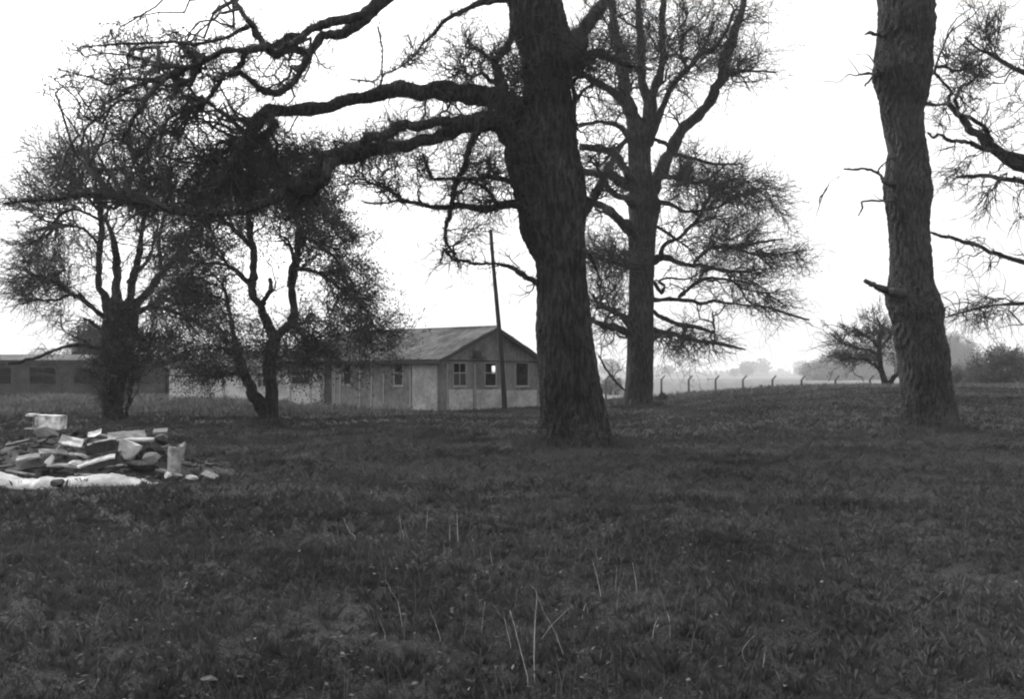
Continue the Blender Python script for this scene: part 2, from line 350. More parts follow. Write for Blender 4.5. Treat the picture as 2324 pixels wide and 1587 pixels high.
# --- A: the big near oak
A_trunk = [(1298,1012,88),(1301,975,77),(1301,935,72),(1291,858,67),(1285,800,64),(1279,740,62),(1275,616,55),(1264,565,64),(1254,520,72),(1253,463,79),(1240,400,84),(1228,345,84),(1238,290,66),(1242,225,55),(1239,180,50),(1236,120,56),(1228,75,66),(1218,20,62),(1208,-60,52),(1200,-170,40),(1196,-300,26)]
A_limbs = [
 ([(1225,330,34),(1185,275,34),(1150,232,28),(1100,216,24),(1040,208,22),(960,207,19),(905,204,18),(850,217,15),(788,227,13),(713,246,15),(639,249,14),(600,255,16),(575,285,15),(555,325,12),(535,370,10),(500,400,8)], 0, -1.5),
 ([(605,258,12),(622,285,10),(600,305,10),(570,325,9),(545,345,8)], -1.2, -1.6),
 ([(1230,350,30),(1180,310,28),(1130,285,24),(1070,279,20),(1030,296,18),(995,311,17),(921,332,15),(862,338,15),(788,347,20),(743,368,19),(700,395,13),(650,430,12),(600,462,9),(540,485,7),(430,485,6),(330,462,5.5),(230,441,5),(170,445,4),(130,452,4),(75,455,3),(10,462,2)], 0, -2.5),
 ([(1085,278,16),(1040,272,13),(995,279,12),(921,285,11),(877,298,11),(832,323,12),(790,345,12)], -.4, -1.2),
 ([(750,366,14),(743,403,11),(713,433,10),(684,457,8),(650,500,6)], -1.2, -1),
 ([(1088,292,9),(1076,308,7.5),(1062,345,7),(1052,383,7),(1037,415,6.5),(1025,463,6),(1013,510,4.5),(1009,530,4),(1014,550,3.5),(1032,582,2.5),(1041,606,1.5)], -.4, .4),
 ([(1235,650,10),(1217,642,7),(1195,628,6),(1180,618,6),(1163,607,5),(1121,598,3.5),(1079,600,3.5),(1061,592,3.5),(1032,591,3.5),(1017,577,3),(1009,566,2.5),(1003,583,2),(999,598,2)], 0, -.6),
 ([(1195,466,12),(1174,466,9),(1129,472,9),(1085,475,8),(1040,468,7),(996,470,6),(951,463,4.5),(915,454,4),(892,438,3),(862,423,2.5),(830,410,2)], 0, .8),
 ([(915,454,3),(877,460,2.5),(829,460,2)], .6, .9),
 ([(1190,415,9),(1168,415,7),(1129,403,6),(1085,406,5),(1061,406,5),(1010,406,4),(981,404,3.5),(970,380,2.5),(958,350,2)], 0, -.8),
 ([(1129,466,5),(1114,439,4),(1097,424,3.5),(1067,414,3)], .2, .1),
 ([(1210,345,16),(1182,320,12),(1160,262,11),(1144,210,10),(1132,166,10),(1125,130,8),(1143,108,8),(1160,85,8),(1165,40,6)], 0, 1),
 ([(1128,140,6),(1105,128,4),(1085,112,3),(1060,108,2)], .6, .3),
 ([(1143,205,5),(1120,185,4.5),(1095,168,4),(1070,172,3),(1045,158,2.5),(1030,175,2)], .6, .2),
 ([(1190,0,26),(1120,-60,22),(1020,-70,20),(900,-30,18),(830,35,16),(785,68,14),(735,85,11),(705,115,9),(682,158,8),(660,190,7.5),(626,212,8),(590,203,6.5),(575,188,6),(553,168,6),(528,168,6.5),(505,173,6),(490,200,5.5),(470,230,5),(430,243,4),(400,258,3.5),(376,280,3),(365,312,2.5),(360,350,2)], 0, -2.5),
 ([(470,232,4),(505,255,4),(530,268,4.5),(565,275,6)], -2.2, -1.6),
 ([(465,232,3.5),(440,222,3),(420,218,2.5),(385,224,2)], -2.2, -2.6),
 ([(830,30,11),(740,50,10.5),(690,72,9.5),(640,92,9.5),(600,108,9),(560,114,8.5),(500,120,7),(460,138,6.5),(400,163,6.5),(362,185,5.5),(338,215,6),(315,250,4.5),(292,290,4),(270,330,3)], -1.8, -3.2),
 ([(600,108,9),(583,75,8),(560,40,6),(530,0,4)], -2.2, -1.6),
 ([(560,112,6),(548,140,6),(530,160,5.5),(520,170,5)], -2.5, -2.4),
 ([(690,80,8),(655,110,9),(625,125,9),(600,105,8)], -2, -2.3),
 ([(700,118,7),(660,105,7),(630,122,6.5)], -2, -2.2),
 ([(560,60,6),(520,80,4.5),(480,94,4),(440,100,3.5),(410,98,3),(350,96,3),(270,100,2.5),(195,105,1.5)], -2, -3.5),
 ([(405,98,3),(430,120,3.5),(455,137,4)], -2.6, -2.7),
 ([(365,185,5),(325,180,4),(300,176,3.5),(262,180,3),(248,191,3),(212,176,2.5),(175,168,1.6),(130,155,1)], -3, -3.8),
 ([(330,230,3.5),(300,228,3),(262,232,3),(230,262,2),(190,265,1.5)], -3.1, -3.6),
 ([(1062,230,2),(865,215,2.5)], -.2, -.6) if False else ([(862,210,4),(862,192,3.2),(868,172,2.6),(866,150,2),(868,118,2.2),(864,90,2),(858,60,2)], -.8, -.6),
 ([(870,168,1.6),(900,155,1.4),(935,130,1.8),(960,100,3),(985,75,4),(1020,40,5),(1090,10,7),(1180,-10,10)], -.8, 0),
 ([(866,165,1.4),(850,182,1.8),(822,182,2),(794,180,1)], -.8, -.9),
 ([(1270,200,22),(1289,160,16),(1310,140,12),(1342,122,11),(1387,130,9),(1430,150,5),(1460,150,3)], 0, 1.6),
 ([(1300,300,9),(1303,279,6),(1306,225,5),(1302,190,4),(1320,160,3)], 0, -.4),
 ([(1303,235,4),(1325,205,3.5),(1350,190,3),(1372,180,2)], -.2, .4),
 ([(1315,490,16),(1342,457,10),(1369,403,9),(1385,372,7),(1396,345,5)], 0, 1.8),
 ([(1290,120,26),(1330,60,18),(1370,0,14),(1420,-80,8)], .2, 1.5),
 ([(1220,60,26),(1160,0,20),(1080,-90,12),(1000,-160,6)], 0, 2),
 ([(1325,470,7),(1330,560,2)], 0, .2) if False else ([(1318,560,6),(1345,590,3.5),(1365,640,2)], 0, -.5),
]
A_blobs = [(560,380,160,90,3),(440,430,170,70,2.6),(640,400,120,70,2.4),(300,400,160,70,1.6),(560,140,160,80,1.4),(380,160,170,80,1.7),(440,270,150,80,1.5),(620,190,90,50,.8),(260,110,130,50,1.0),(200,210,110,60,.8),(330,240,120,60,1.2),(330,340,150,60,1.2),
           (900,300,120,45,1.2),(820,330,90,50,1),(960,400,130,70,1.3),(870,400,80,60,.8),(1080,440,100,90,1.1),(1050,560,60,50,.35),(1090,340,60,60,.9),(1040,150,80,70,1.1),(1120,120,60,60,.9),
           (1330,110,70,60,1.6),(1140,250,60,45,1.6),(1180,180,40,70,1),(1360,330,40,160,.8),(1150,640,40,40,.1),(1340,600,30,60,.3)]
rA = tree('oak_tree', 'massive ivy-clad oak in the centre with mossy limbs sweeping left', 11, 23.0, A_trunk, A_limbs, A_blobs,
     n1=230, n2=1350, n3=6500, n4=7500, tw=(.15, .5), rt=.0028, up=0, gs=(1.0, .9, -.45), out=.1, fan=1.1, pull=(-.06, 0, 0), nfuzz=330, fz=(.14, .016), wob=.2, r1=.045, r2=.022, n0=2600, tfuzz=6500, k=150, dr=1.6)

# --- B: second oak, behind and right
B_trunk = [(1450,925,33),(1451,880,31),(1453,800,30),(1456,640,28),(1457,540,31),(1460,500,33),(1463,465,37),(1457,430,30),(1452,380,26),(1451,330,26),(1450,290,27)]
B_limbs = [
 ([(1452,300,22),(1440,275,18),(1430,250,16),(1419,210,14),(1413,166,13),(1408,121,12),(1395,77,11),(1388,20,9),(1380,-60,6)], 0, -1),
 ([(1452,330,18),(1474,255,14),(1461,195,10),(1455,136,9),(1452,77,8),(1448,0,6),(1450,-80,4)], 0, .8),
 ([(1456,330,18),(1474,275,13),(1482,225,10),(1494,175,9),(1503,136,8),(1504,77,8),(1508,0,6),(1515,-70,4)], .1, -.6),
 ([(1470,330,14),(1485,285,9),(1505,240,8),(1526,195,7),(1559,160,6),(1595,121,6),(1624,110,5),(1650,60,4),(1668,20,3)], .1, .9),
 ([(1462,460,24),(1480,425,17),(1500,388,15),(1523,344,14),(1550,299,13),(1589,255,12),(1618,219,12),(1636,175,11),(1643,136,11),(1658,92,11),(1672,55,9),(1690,0,7),(1700,-70,4)], 0, 1),
 ([(1560,160,4),(1545,120,3.5),(1550,80,3),(1575,60,2.5)], .6, .4),
 ([(1525,340,5),(1505,322,4.5),(1485,315,5)], .3, 0),
 ([(1430,250,10),(1407,226,9),(1387,209,9),(1357,187,8.5),(1327,172,8),(1300,166,7),(1270,170,6)], -.3, -2.5),
 ([(1432,320,8),(1407,290,6),(1387,279,5),(1357,277,4.5),(1321,282,4),(1290,286,3)], -.2, -2.5),
 ([(1435,312,8),(1425,317,6),(1396,344,6),(1375,360,4)], 0, -.8),
 ([(1448,420,14),(1425,394,9),(1402,362,9),(1384,344,8),(1357,335,8),(1312,332,7)], -.2, -2.5),
 ([(1450,440,14),(1422,418,11),(1396,403,10),(1372,397,9),(1315,388,8)], -.2, -2.5),
 ([(1450,480,10),(1428,454,8),(1402,442,7),(1381,430,7),(1374,405,6)], -.2, -1.5),
 ([(1448,560,16),(1425,518,11),(1407,498,9),(1381,475,8.5),(1357,463,8),(1333,460,8),(1310,465,7)], -.2, -3),
 ([(1440,548,6),(1415,520,3.5),(1385,490,3),(1350,475,2.5)], .4, -1),
 ([(1470,595,16),(1486,589,10),(1516,586,8),(1545,598,5.5),(1575,602,4.5),(1620,608,4),(1649,616,3.5),(1694,616,3)], 0, .8),
 ([(1498,583,6),(1510,556,5),(1545,536,4.5),(1566,515,4),(1590,488,3.5),(1614,444,3),(1660,410,2)], .2, -1),
 ([(1575,598,4.5),(1596,574,4),(1620,562,4),(1679,560,3.5),(1723,550,3),(1777,542,2)], .3, 1.4),
 ([(1673,564,3),(1732,582,3),(1783,574,2),(1820,572,1.5)], 1, 1.6),
 ([(1470,681,10),(1486,681,5.5),(1530,680,5),(1572,683,4.5),(1593,690,4),(1617,683,4),(1637,686,3),(1723,696,2),(1753,699,2.5),(1798,717,2.5),(1836,726,2)], 0, 1.5),
 ([(1540,681,5),(1548,663,4.5),(1587,640,4.5),(1611,631,3.5),(1655,634,3),(1685,654,2.5),(1738,666,1.5)], .4, .2),
 ([(1587,640,4),(1596,619,3.5),(1620,610,3),(1680,618,2)], .4, 1),
 ([(1470,702,10),(1486,711,5),(1525,729,5),(1566,741,4.5),(1600,748,4),(1621,756,3),(1620,738,2.5),(1617,710,2)], 0, -1),
 ([(1470,742,12),(1486,749,6),(1531,761,5),(1575,773,4.5),(1634,781,4),(1691,793,2)], 0, 1.2),
 ([(1484,640,4),(1500,665,4),(1508,652,4),(1496,638,3),(1510,633,2.5),(1560,632,2),(1585,622,1.5)], .2, -.4),
 ([(1445,610,10),(1430,607,7),(1388,595,6),(1335,583,5)], 0, -1.8),
 ([(1445,775,12),(1421,755,9),(1388,741,8),(1359,735,6),(1341,723,5),(1310,718,4)], 0, -1.8),
 ([(1445,735,8),(1424,723,6),(1388,705,5.5),(1359,690,5),(1345,670,4)], 0, -1.2),
 ([(1440,760,5),(1405,715,4),(1385,700,3.5),(1350,700,3)], 0, .5),
 ([(1440,910,4),(1424,893,2.5),(1400,868,2.5),(1382,845,2.5),(1359,809,2)], .2, -.6),
 ([(1475,455,12),(1520,462,5),(1560,480,4),(1610,476,3),(1660,455,2.5),(1710,430,2)], 0, 1.6),
 ([(1500,400,6),(1530,405,5),(1560,415,4),(1600,410,3),(1640,380,2)], 0, -1.2),
 ([(1530,350,6),(1570,360,4),(1620,370,3),(1670,372,2)], .3, 1.5),
 ([(1460,500,6),(1500,520,4),(1530,540,3),(1560,560,2)], 0, -1.2),
 ([(1636,170,6),(1670,165,4),(1710,160,3),(1760,165,2)], .8, 1.6),
]
B_blobs = [(1620,430,130,70,1.6),(1700,480,110,80,1.3),(1640,560,140,50,1.5),(1730,590,90,50,1),(1620,650,120,35,.6),(1750,705,80,25,.35),(1560,770,90,25,.7),(1640,785,60,15,.2),(1550,400,60,60,.8),
           (1560,120,90,60,1.2),(1640,120,90,70,1.2),(1720,150,70,60,.6),(1480,120,80,80,1.2),(1400,120,60,80,1),(1440,0,160,60,1.3),(1620,20,110,60,1),
           (1380,600,60,50,1.2),(1380,560,50,40,.8),(1380,700,45,40,.8),(1360,400,50,60,.7),(1370,780,30,40,.25),(1530,230,60,60,.3),(1380,250,50,50,.35)]
tree('oak_tree', 'second tall oak in the middle distance with forked trunk, just right of the massive trunk', 22, 46.0, B_trunk, B_limbs, B_blobs,
     n1=170, n2=1300, n3=6000, n4=7500, tw=(.3, .85), rt=.0048, up=0, n0=700, gs=(2.0, 1.7, -.5), out=.1, fan=1.0, pull=(.1, 0, .08), nfuzz=0, wob=.17, r1=.06, r2=.03, k=40, bark='bark', dr=3.2, nleaf=5000, lsize=.05, lspread=.12)

# --- C: leaning bare trunk at right
C_trunk = [(2113,985,66),(2108,950,58),(2105,905,55),(2099,850,54),(2094,800,55),(2090,780,56),(2083,735,54),(2078,705,59),(2070,668,56),(2069,640,48),(2066,572,44),(2061,503,44),(2060,463,49),(2061,433,53),(2058,405,50),(2060,345,43),(2053,300,43),(2047,255,46),(2051,225,52),(2047,172,64),(2050,140,62),(2053,95,60),(2056,70,62),(2056,0,60),(2052,-90,56),(2048,-220,50)]
C_limbs = [
 ([(2030,420,7),(2011,415,4.5),(1993,394,3.5),(1966,383,3),(1940,384,2.5),(1916,384,2)], -.3, -.8),
 ([(1993,394,2.5),(1998,380,2),(2021,359,1.6),(2035,350,1.5)], -.4, -.2),
 ([(2030,455,5),(2008,455,3),(1959,457,2.6),(1957,472,2.2),(1948,490,1.6)], -.2, -.7),
 ([(2000,172,9),(1984,166,4),(1963,166,2.6),(1943,171,1.8),(1925,169,1.2),(1907,184,1),(1888,185,.8),(1855,182,.6)], -.3, -1),
 ([(1990,168,5),(1981,172,3),(1972,184,2.6),(1962,194,2.2)], -.4, -.8),
 ([(1995,165,5),(1987,150,2),(1978,133,1.4),(1965,122,.8),(1940,124,.6)], -.3, -.6),
 ([(2010,80,6),(1990,77,4),(1975,74,4),(1963,77,2)], -.3, -.6),
 ([(2050,666,14),(2020,660,9),(1989,651,7.5),(1963,636,4.5)], -.4, -.8),
 ([(2100,690,10),(2128,692,8),(2136,698,6)], -.2, -.3),
 ([(2130,695,2.5),(2132,680,1.6),(2134,668,1.4),(2152,664,1)], -.3, -.5),
 ([(2090,230,8),(2106,234,5),(2125,238,3.5),(2148,236,2)], 0, .6),
 ([(1938,386,.5),(1905,400,.45),(1885,412,.5),(1879,423,1.6),(1870,437,2),(1861,451,1.6),(1860,463,.5)], -.7, -.9),
]
tree('oak_tree', 'leaning bare trunk on the right with snapped stubs, on the grassy rise', 33, 26.0, C_trunk, C_limbs, [(1960,450,20,20)],
     n1=0, n2=0, n3=14, n4=0, tw=(.2, .5), rt=.003, up=0, k=130, bark='bark_pale', gs=None, tfuzz=500, fz=(.05, .03))

# --- D: tree whose boughs come in from the right edge
D_trunk = [(2480,985,55),(2478,850,50),(2475,700,46),(2470,560,42),(2460,440,38),(2440,300,30),(2430,150,24),(2420,0,16)]
D_limbs = [
 ([(2450,440,20),(2380,400,16),(2310,372,13),(2245,330,11),(2215,300,9),(2185,268,8),(2160,240,6),(2150,232,5),(2158,215,4),(2158,205,3),(2140,185,3),(2123,165,3),(2124,150,2.5),(2135,120,2),(2150,85,2),(2165,60,1.5)], 0, -1),
 ([(2180,265,5),(2172,240,4),(2168,222,4),(2182,195,3.5),(2200,188,3),(2220,170,2)], -.8, -1),
 ([(2250,320,6),(2238,290,5),(2200,268,4.5),(2180,262,4)], -.6, -.5),
 ([(2158,160,3),(2170,160,2.5),(2190,158,2),(2215,148,2),(2245,130,1.5)], -.8, -1),
 ([(2123,152,3.5),(2145,150,3.5),(2165,160,3)], -1, -.8),
 ([(2420,380,10),(2330,360,7),(2245,338,5),(2200,325,5),(2180,318,4.5),(2155,320,4),(2132,305,3),(2118,312,3),(2105,300,2)], -.2, -.6),
 ([(2460,620,14),(2360,600,8),(2300,590,6),(2247,570,5),(2207,553,4.5),(2159,541,4),(2128,532,3.5),(2105,528,2.5)], 0, -1),
 ([(2440,470,10),(2340,420,6),(2250,400,5),(2210,402,4),(2170,402,2.5)], 0, .5),
 ([(2460,720,8),(2340,690,5),(2250,694,3),(2200,705,2.5),(2140,722,1.5)], 0, -.6),
 ([(2450,240,10),(2350,180,7),(2280,140,5),(2220,110,3),(2190,85,2)], 0, .5),
]
D_blobs = [(2190,200,80,80,1),(2210,130,90,70,1.1),(2270,220,80,100,1.2),(2220,395,80,40,.8),(2280,450,80,50,.8),(2220,460,60,30,.25),(2220,710,100,25,.6),(2300,600,60,60,.3),(2210,590,50,30,.1),(2160,340,30,20,.1),(2260,60,80,60,1)]
tree('oak_tree', 'twiggy oak standing past the right edge, its boughs reaching in behind the leaning trunk', 44, 30.0, D_trunk, D_limbs, D_blobs,
     n1=36, n2=170, n3=800, n4=1100, gs=(6., 1.1, -.1), tw=(.2, .6), rt=.004, up=0, wob=.22, r1=.03, r2=.018, nfuzz=50, fz=(.09, .02), dr=1.8)

# --- E: far left domed tree
E_trunk = [(252,958,26),(253,930,23),(255,900,22),(262,850,28),(268,800,34),(272,750,38),(275,715,38),(273,690,36)]
E_limbs = [
 ([(250,710,14.8),(238,680,8.9),(225,640,7.4),(225,600,6.7),(228,544,6.7),(231,470,5.9),(228,430,4.4),(215,360,3.0),(205,300,1.9)], 0, -1),
 ([(265,700,16.3),(266,663,10.4),(266,620,9.6),(266,588,8.9),(255,540,5.9),(240,500,4.4),(200,450,3.0),(160,400,2.2)], 0, 1),
 ([(285,700,14.8),(293,678,9.6),(299,633,8.9),(312,590,7.4),(320,540,5.9),(325,470,4.4),(318,400,3.0),(300,320,2.2)], 0, -.6),
 ([(298,710,14.8),(325,675,9.6),(350,648,8.9),(368,618,8.1),(400,585,6.7),(430,540,5.2),(455,490,3.7),(470,440,2.2)], 0, .8),
 ([(250,730,11.8),(230,712,5.9),(201,692,5.5),(181,675,5.2),(160,665,4.4),(130,645,3.7),(100,632,3.0),(60,618,1.9)], 0, -1.4),
 ([(160,668,3.7),(130,680,3.0),(90,682,2.2),(50,690,1.5)], -.6, -1.5),
 ([(228,560,3.7),(190,520,3.3),(150,510,3.0),(100,500,2.2),(60,470,1.5)], -.4, 1),
 ([(230,500,3.7),(180,478,3.3),(140,485,3.0),(90,540,2.2),(50,560,1.5)], -.6, -2),
 ([(290,720,10.4),(330,700,5.2),(370,700,4.4),(420,720,3.7),(460,740,2.2)], 0, -1),
 ([(255,800,8.9),(225,793,5.2),(181,783,4.4),(151,787,4.1),(115,798,3.7),(92,808,3.7),(60,818,3.7),(20,824,3.7)], 0, -1.2),
 ([(205,786,3.0),(190,772,2.6),(170,765,2.2),(145,752,1.5)], -.3, -.6),
 ([(255,770,7.4),(225,745,4.4),(205,730,3.7),(190,722,2.2)], 0, -.7),
 ([(370,620,5.2),(360,570,4.4),(365,520,3.7),(380,450,3.0),(390,380,1.9)], .3, 1.4),
 ([(290,640,5.2),(330,600,4.4),(350,550,3.0),(360,500,2.2)], 0, 1.6),
]
E_blobs = [(110,360,60,60,1.5),(80,440,50,60,1),(130,370,70,60,1.2),(210,320,90,55,1.6),(300,350,100,70,2),(120,450,60,60,1.2),(230,440,110,80,2.2),(340,450,90,80,2.4),(420,480,70,100,2),(110,560,50,50,2),(110,640,60,50,1.6),(60,590,50,120,2),(200,560,70,60,2),
           (330,570,80,70,1.6),(420,620,80,90,3.4),(400,720,80,60,1.8),(380,660,60,60,1.2),(180,790,60,30,.6),(110,690,50,25,.5),(160,400,100,60,1.2)]
tree('oak_tree', 'broad domed tree at the far left with an ivy-thick forked trunk, behind the rubbish heap', 55, 36.0, E_trunk, E_limbs, E_blobs,
     n1=150, n2=1100, n3=4000, n4=5200, tw=(.25, .8), rt=.0036, up=-.03, n0=500, gs=(3.0, 1.4, -.45), out=.25, fan=.9, pull=(-.1, 0, -.03), wob=.15, r1=.035, r2=.018, dr=2.6, nfuzz=8, fz=(.13, .03), nleaf=2500, lsize=.035, lspread=.1, twig='twig_pale')
# ivy bush round its lower trunk is its own leafy shrub
# --- G: leafy hawthorn
G_trunk = [(608,958,20),(614,920,16),(617,889,14),(612,855,14),(611,830,15),(616,800,15),(622,772,15)]
G_limbs = [
 ([(622,790,14),(612,745,11),(602,718,10),(590,696,9.5),(575,672,9),(571,650,9),(572,628,9),(578,592,8.5),(573,560,8),(569,548,8),(566,503,7),(560,450,5),(545,400,3)], 0, -.8),
 ([(618,790,13),(634,757,11),(652,742,10),(664,725,9.5),(667,696,9),(666,651,9),(668,607,9),(676,571,8),(676,518,7),(668,480,6),(655,430,4),(650,380,3)], 0, .6),
 ([(603,955,17),(590,920,14),(575,895,13),(565,870,12),(557,853,11),(546,832,10),(541,800,7),(530,760,5),(520,700,4),(505,640,3)], 0, -.8),
 ([(548,842,6),(530,846,4.5),(516,849,4),(490,856,3),(465,853,2)], -.2, -1),
 ([(597,690,6),(606,675,5.5),(614,662,5.5),(614,634,4)], -.2, -.4),
 ([(668,612,5),(690,613,4),(723,620,3.5),(753,640,3.5),(798,675,3),(830,705,2.5),(850,740,2)], .3, 0),
 ([(676,560,5),(700,540,4),(730,560,3.5),(770,600,3),(790,650,2)], .4, 1.4),
 ([(667,590,5),(660,560,3.5),(652,545,3),(630,548,2)], .4, .8),
 ([(572,650,6),(540,620,5),(500,600,4),(450,600,3),(420,630,2)], -.2, .6),
 ([(570,560,6),(530,520,5),(480,500,4),(430,520,2.5)], -.3, -1),
 ([(668,500,5),(710,470,4),(740,490,3),(770,540,2)], .5, -.4),
]
G_blobs = [(650,370,90,60,1.8),(560,420,110,80,2.6),(680,440,90,60,1.8),(480,500,90,90,2.5),(480,600,80,90,2.5),(430,560,50,120,1.6),(600,470,90,60,2),(450,660,60,70,1.5),(510,690,60,60,1.3),(500,760,60,40,1.1),(700,500,60,60,1.8),(735,540,60,60,2.4),(770,620,60,50,2.4),
           (740,690,90,50,2.1),(815,700,60,50,1.8),(790,765,90,45,1.4),(700,770,60,60,.9),(560,780,50,40,.9),(480,845,55,30,1.0),(425,800,50,40,.8),(690,820,60,40,.9),(790,805,70,30,.9),(850,770,45,35,.5),(615,600,20,60,.15),(870,735,30,40,.15)]
tree('hawthorn_tree', 'dense leafy twin-stemmed hawthorn with drooping crown in front of the hut', 66, 33.0, G_trunk, G_limbs, G_blobs,
     n1=150, n2=900, n3=3600, n4=3500, tw=(.2, .55), rt=.0035, up=-.15, gs=(4.0, .8, -.2), out=.35, wob=.16, r1=.035, r2=.018, dr=2.4, nleaf=78000, lsize=.042, lspread=.12, k=32)

# --- H: small hawthorn by the fence
H_trunk = [(2012,886,9),(2009,870,7.5),(2003,850,6.5),(1998,830,6),(1996,800,5.5),(1996,773,5),(1999,745,4),(1990,720,2)]
H_limbs = [([(2004,852,5),(1994,835,4),(1982,825,4),(1965,816,3.5),(1947,815,3),(1925,812,2)], 0, -.6),
           ([(2012,884,6),(2020,868,5.5),(2030,853,5),(2041,836,4.5),(2050,810,3),(2060,790,2)], 0, .3),
           ([(1997,790,4),(1980,775,3.5),(1960,760,3),(1935,742,2)], 0, .6),
           ([(1997,805,4),(1970,795,3),(1945,790,2.5),(1910,778,1.5)], 0, -.8),
           ([(1998,790,3),(2015,770,2.5),(2030,755,2)], 0, .4)]
H_blobs = [(1985,735,30,22,1),(1945,750,35,20,1.1),(1920,785,30,22,1),(1960,795,50,25,1.6),(2000,790,45,40,1.4),(1925,815,35,16,.9),(2040,790,35,40,1.2),(2020,750,30,20,.6)]
tree('hawthorn_tree', 'small spreading thorn tree on the rise beside the fence, left of the leaning trunk', 77, 54.0, H_trunk, H_limbs, H_blobs,
     n1=60, n2=240, n3=800, n4=900, tw=(.2, .45), rt=.006, up=.05, gs=(5., 1., 0), wob=.17, r1=.03, r2=.018, dr=1.6, nleaf=3000, lsize=.045, lspread=.1, k=20)

# --- bushes and thickets
def bush(name, label, seed, x, y, D, w_, h_, dens=1.0, mat='leaf_pale', twg='twig', size=.08, group=None, blobs=None):
    """a shrub: stems fanning from the ground, twigs and leaf tufts"""
    rng = np.random.default_rng(seed); b = P(x, y, D); b[2] = float(hgt(b[0], b[1]))
    y = HZ + (EYE - b[2])/D*F
    root = empty(name, tuple(b), label, 'bush', group); nodes = Nodes()
    Wm, Hm = w_/F*D, h_/F*D; st = MB()
    for i in range(9):
        a_ = rng.uniform(-1, 1); p0 = b + np.array([a_*Wm*.35, rng.uniform(-.3, .3)*Wm*.4, -.05]); p1 = b + np.array([a_*Wm*.75, rng.uniform(-.4, .4)*Wm, Hm*rng.uniform(.45, .85)*(1-.35*abs(a_))])
        c = curve(rng, p0[None], np.array([[0, 0, 1.]]), p1[None], np.array([[a_*.4, 0, .6]]), 8, .12)
        R = (np.linspace(1, .25, 8)*.02*Hm)[None]; st.tubes(c, R, 5); nodes.add(c, R, 0)
    st.build('stems', M['bark'], root)
    bl = blobs or [(x, y-h_*.45, w_, h_*.5, 3), (x-w_*.45, y-h_*.3, w_*.5, h_*.32, 1), (x+w_*.45, y-h_*.33, w_*.5, h_*.35, 1), (x+w_*.1, y-h_*.65, w_*.55, h_*.32, 1.2)]
    cm = MB()
    for (n, lv, kk) in ((int(60*dens), 1, 4), (int(420*dens), 2, 3)):
        r_ = connect(rng, nodes, blobs_pts(rng, bl, n, D, Wm*.6), lv, 6, .15, .012*Hm, .003*Hm, .1); cm.tubes(r_[0], r_[1], kk); nodes.add(r_[0], r_[1], lv)
    r_ = sprout(rng, nodes, int(2500*dens), .08*Hm, .2*Hm, 2, 4, .15, .004*Hm, .0018*Hm, .05); cm.tubes(r_[0], r_[1], 3); nodes.add(r_[0], r_[1], 3)
    cm.build('crown', M[twg], root)
    p, t, r, l = nodes.get(); lm = MB(); pl = p[l >= 2]; pl = pl[gap(pl, seed, .35*Hm) > -.15]; leaves(rng, lm, pl, int(6500*dens), size, size*1.3); lm.build('leaves', M[mat], root)
    return root
bush('ivy_bush', 'bushy dark growth wrapped round the foot of the far left tree', 101, 262, 940, 35.5, 62, 215, .8, mat='leaf_pale', size=.05,
     blobs=[(275,755,45,50,2),(300,800,75,40,1.6),(255,830,60,40,1.6),(250,880,45,40,1.0),(350,770,60,40,1.1),(265,920,32,30,.4)])
bush('bush', 'rounded grey bush behind the low dark hut, left of the domed tree trunk', 102, 205, 905, 92, 58, 165, 1.2, size=.12)
bush('bush', 'dark round bush at the right edge, behind the leaning trunk', 104, 2275, 885, 75, 95, 115, 1.3, mat='leaf_pale', twg='twig_pale', size=.08)
bush('bush', 'low pale scrub between the leaning trunk and the right edge bush', 105, 2165, 895, 80, 50, 75, .8, mat='leaf_hazy', twg='twig_pale', size=.09)
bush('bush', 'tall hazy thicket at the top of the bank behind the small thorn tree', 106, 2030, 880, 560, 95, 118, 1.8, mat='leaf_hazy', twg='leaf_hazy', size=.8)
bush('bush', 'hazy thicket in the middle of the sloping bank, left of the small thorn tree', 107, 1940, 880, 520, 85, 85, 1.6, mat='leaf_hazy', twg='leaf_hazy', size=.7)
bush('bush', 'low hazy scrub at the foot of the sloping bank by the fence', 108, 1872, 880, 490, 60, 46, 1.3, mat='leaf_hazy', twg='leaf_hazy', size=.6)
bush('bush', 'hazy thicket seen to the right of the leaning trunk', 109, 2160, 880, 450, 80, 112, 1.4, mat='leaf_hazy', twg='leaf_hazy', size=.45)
bush('bush', 'faint bush between the two big trunks', 110, 1388, 905, 130, 30, 48, .4, mat='leaf_hazy', twg='leaf_hazy', size=.12)
bush('bush', 'tuft of scrub at the foot of the second oak on its right', 111, 1503, 925, 50, 16, 22, .25, mat='leaf', size=.03)

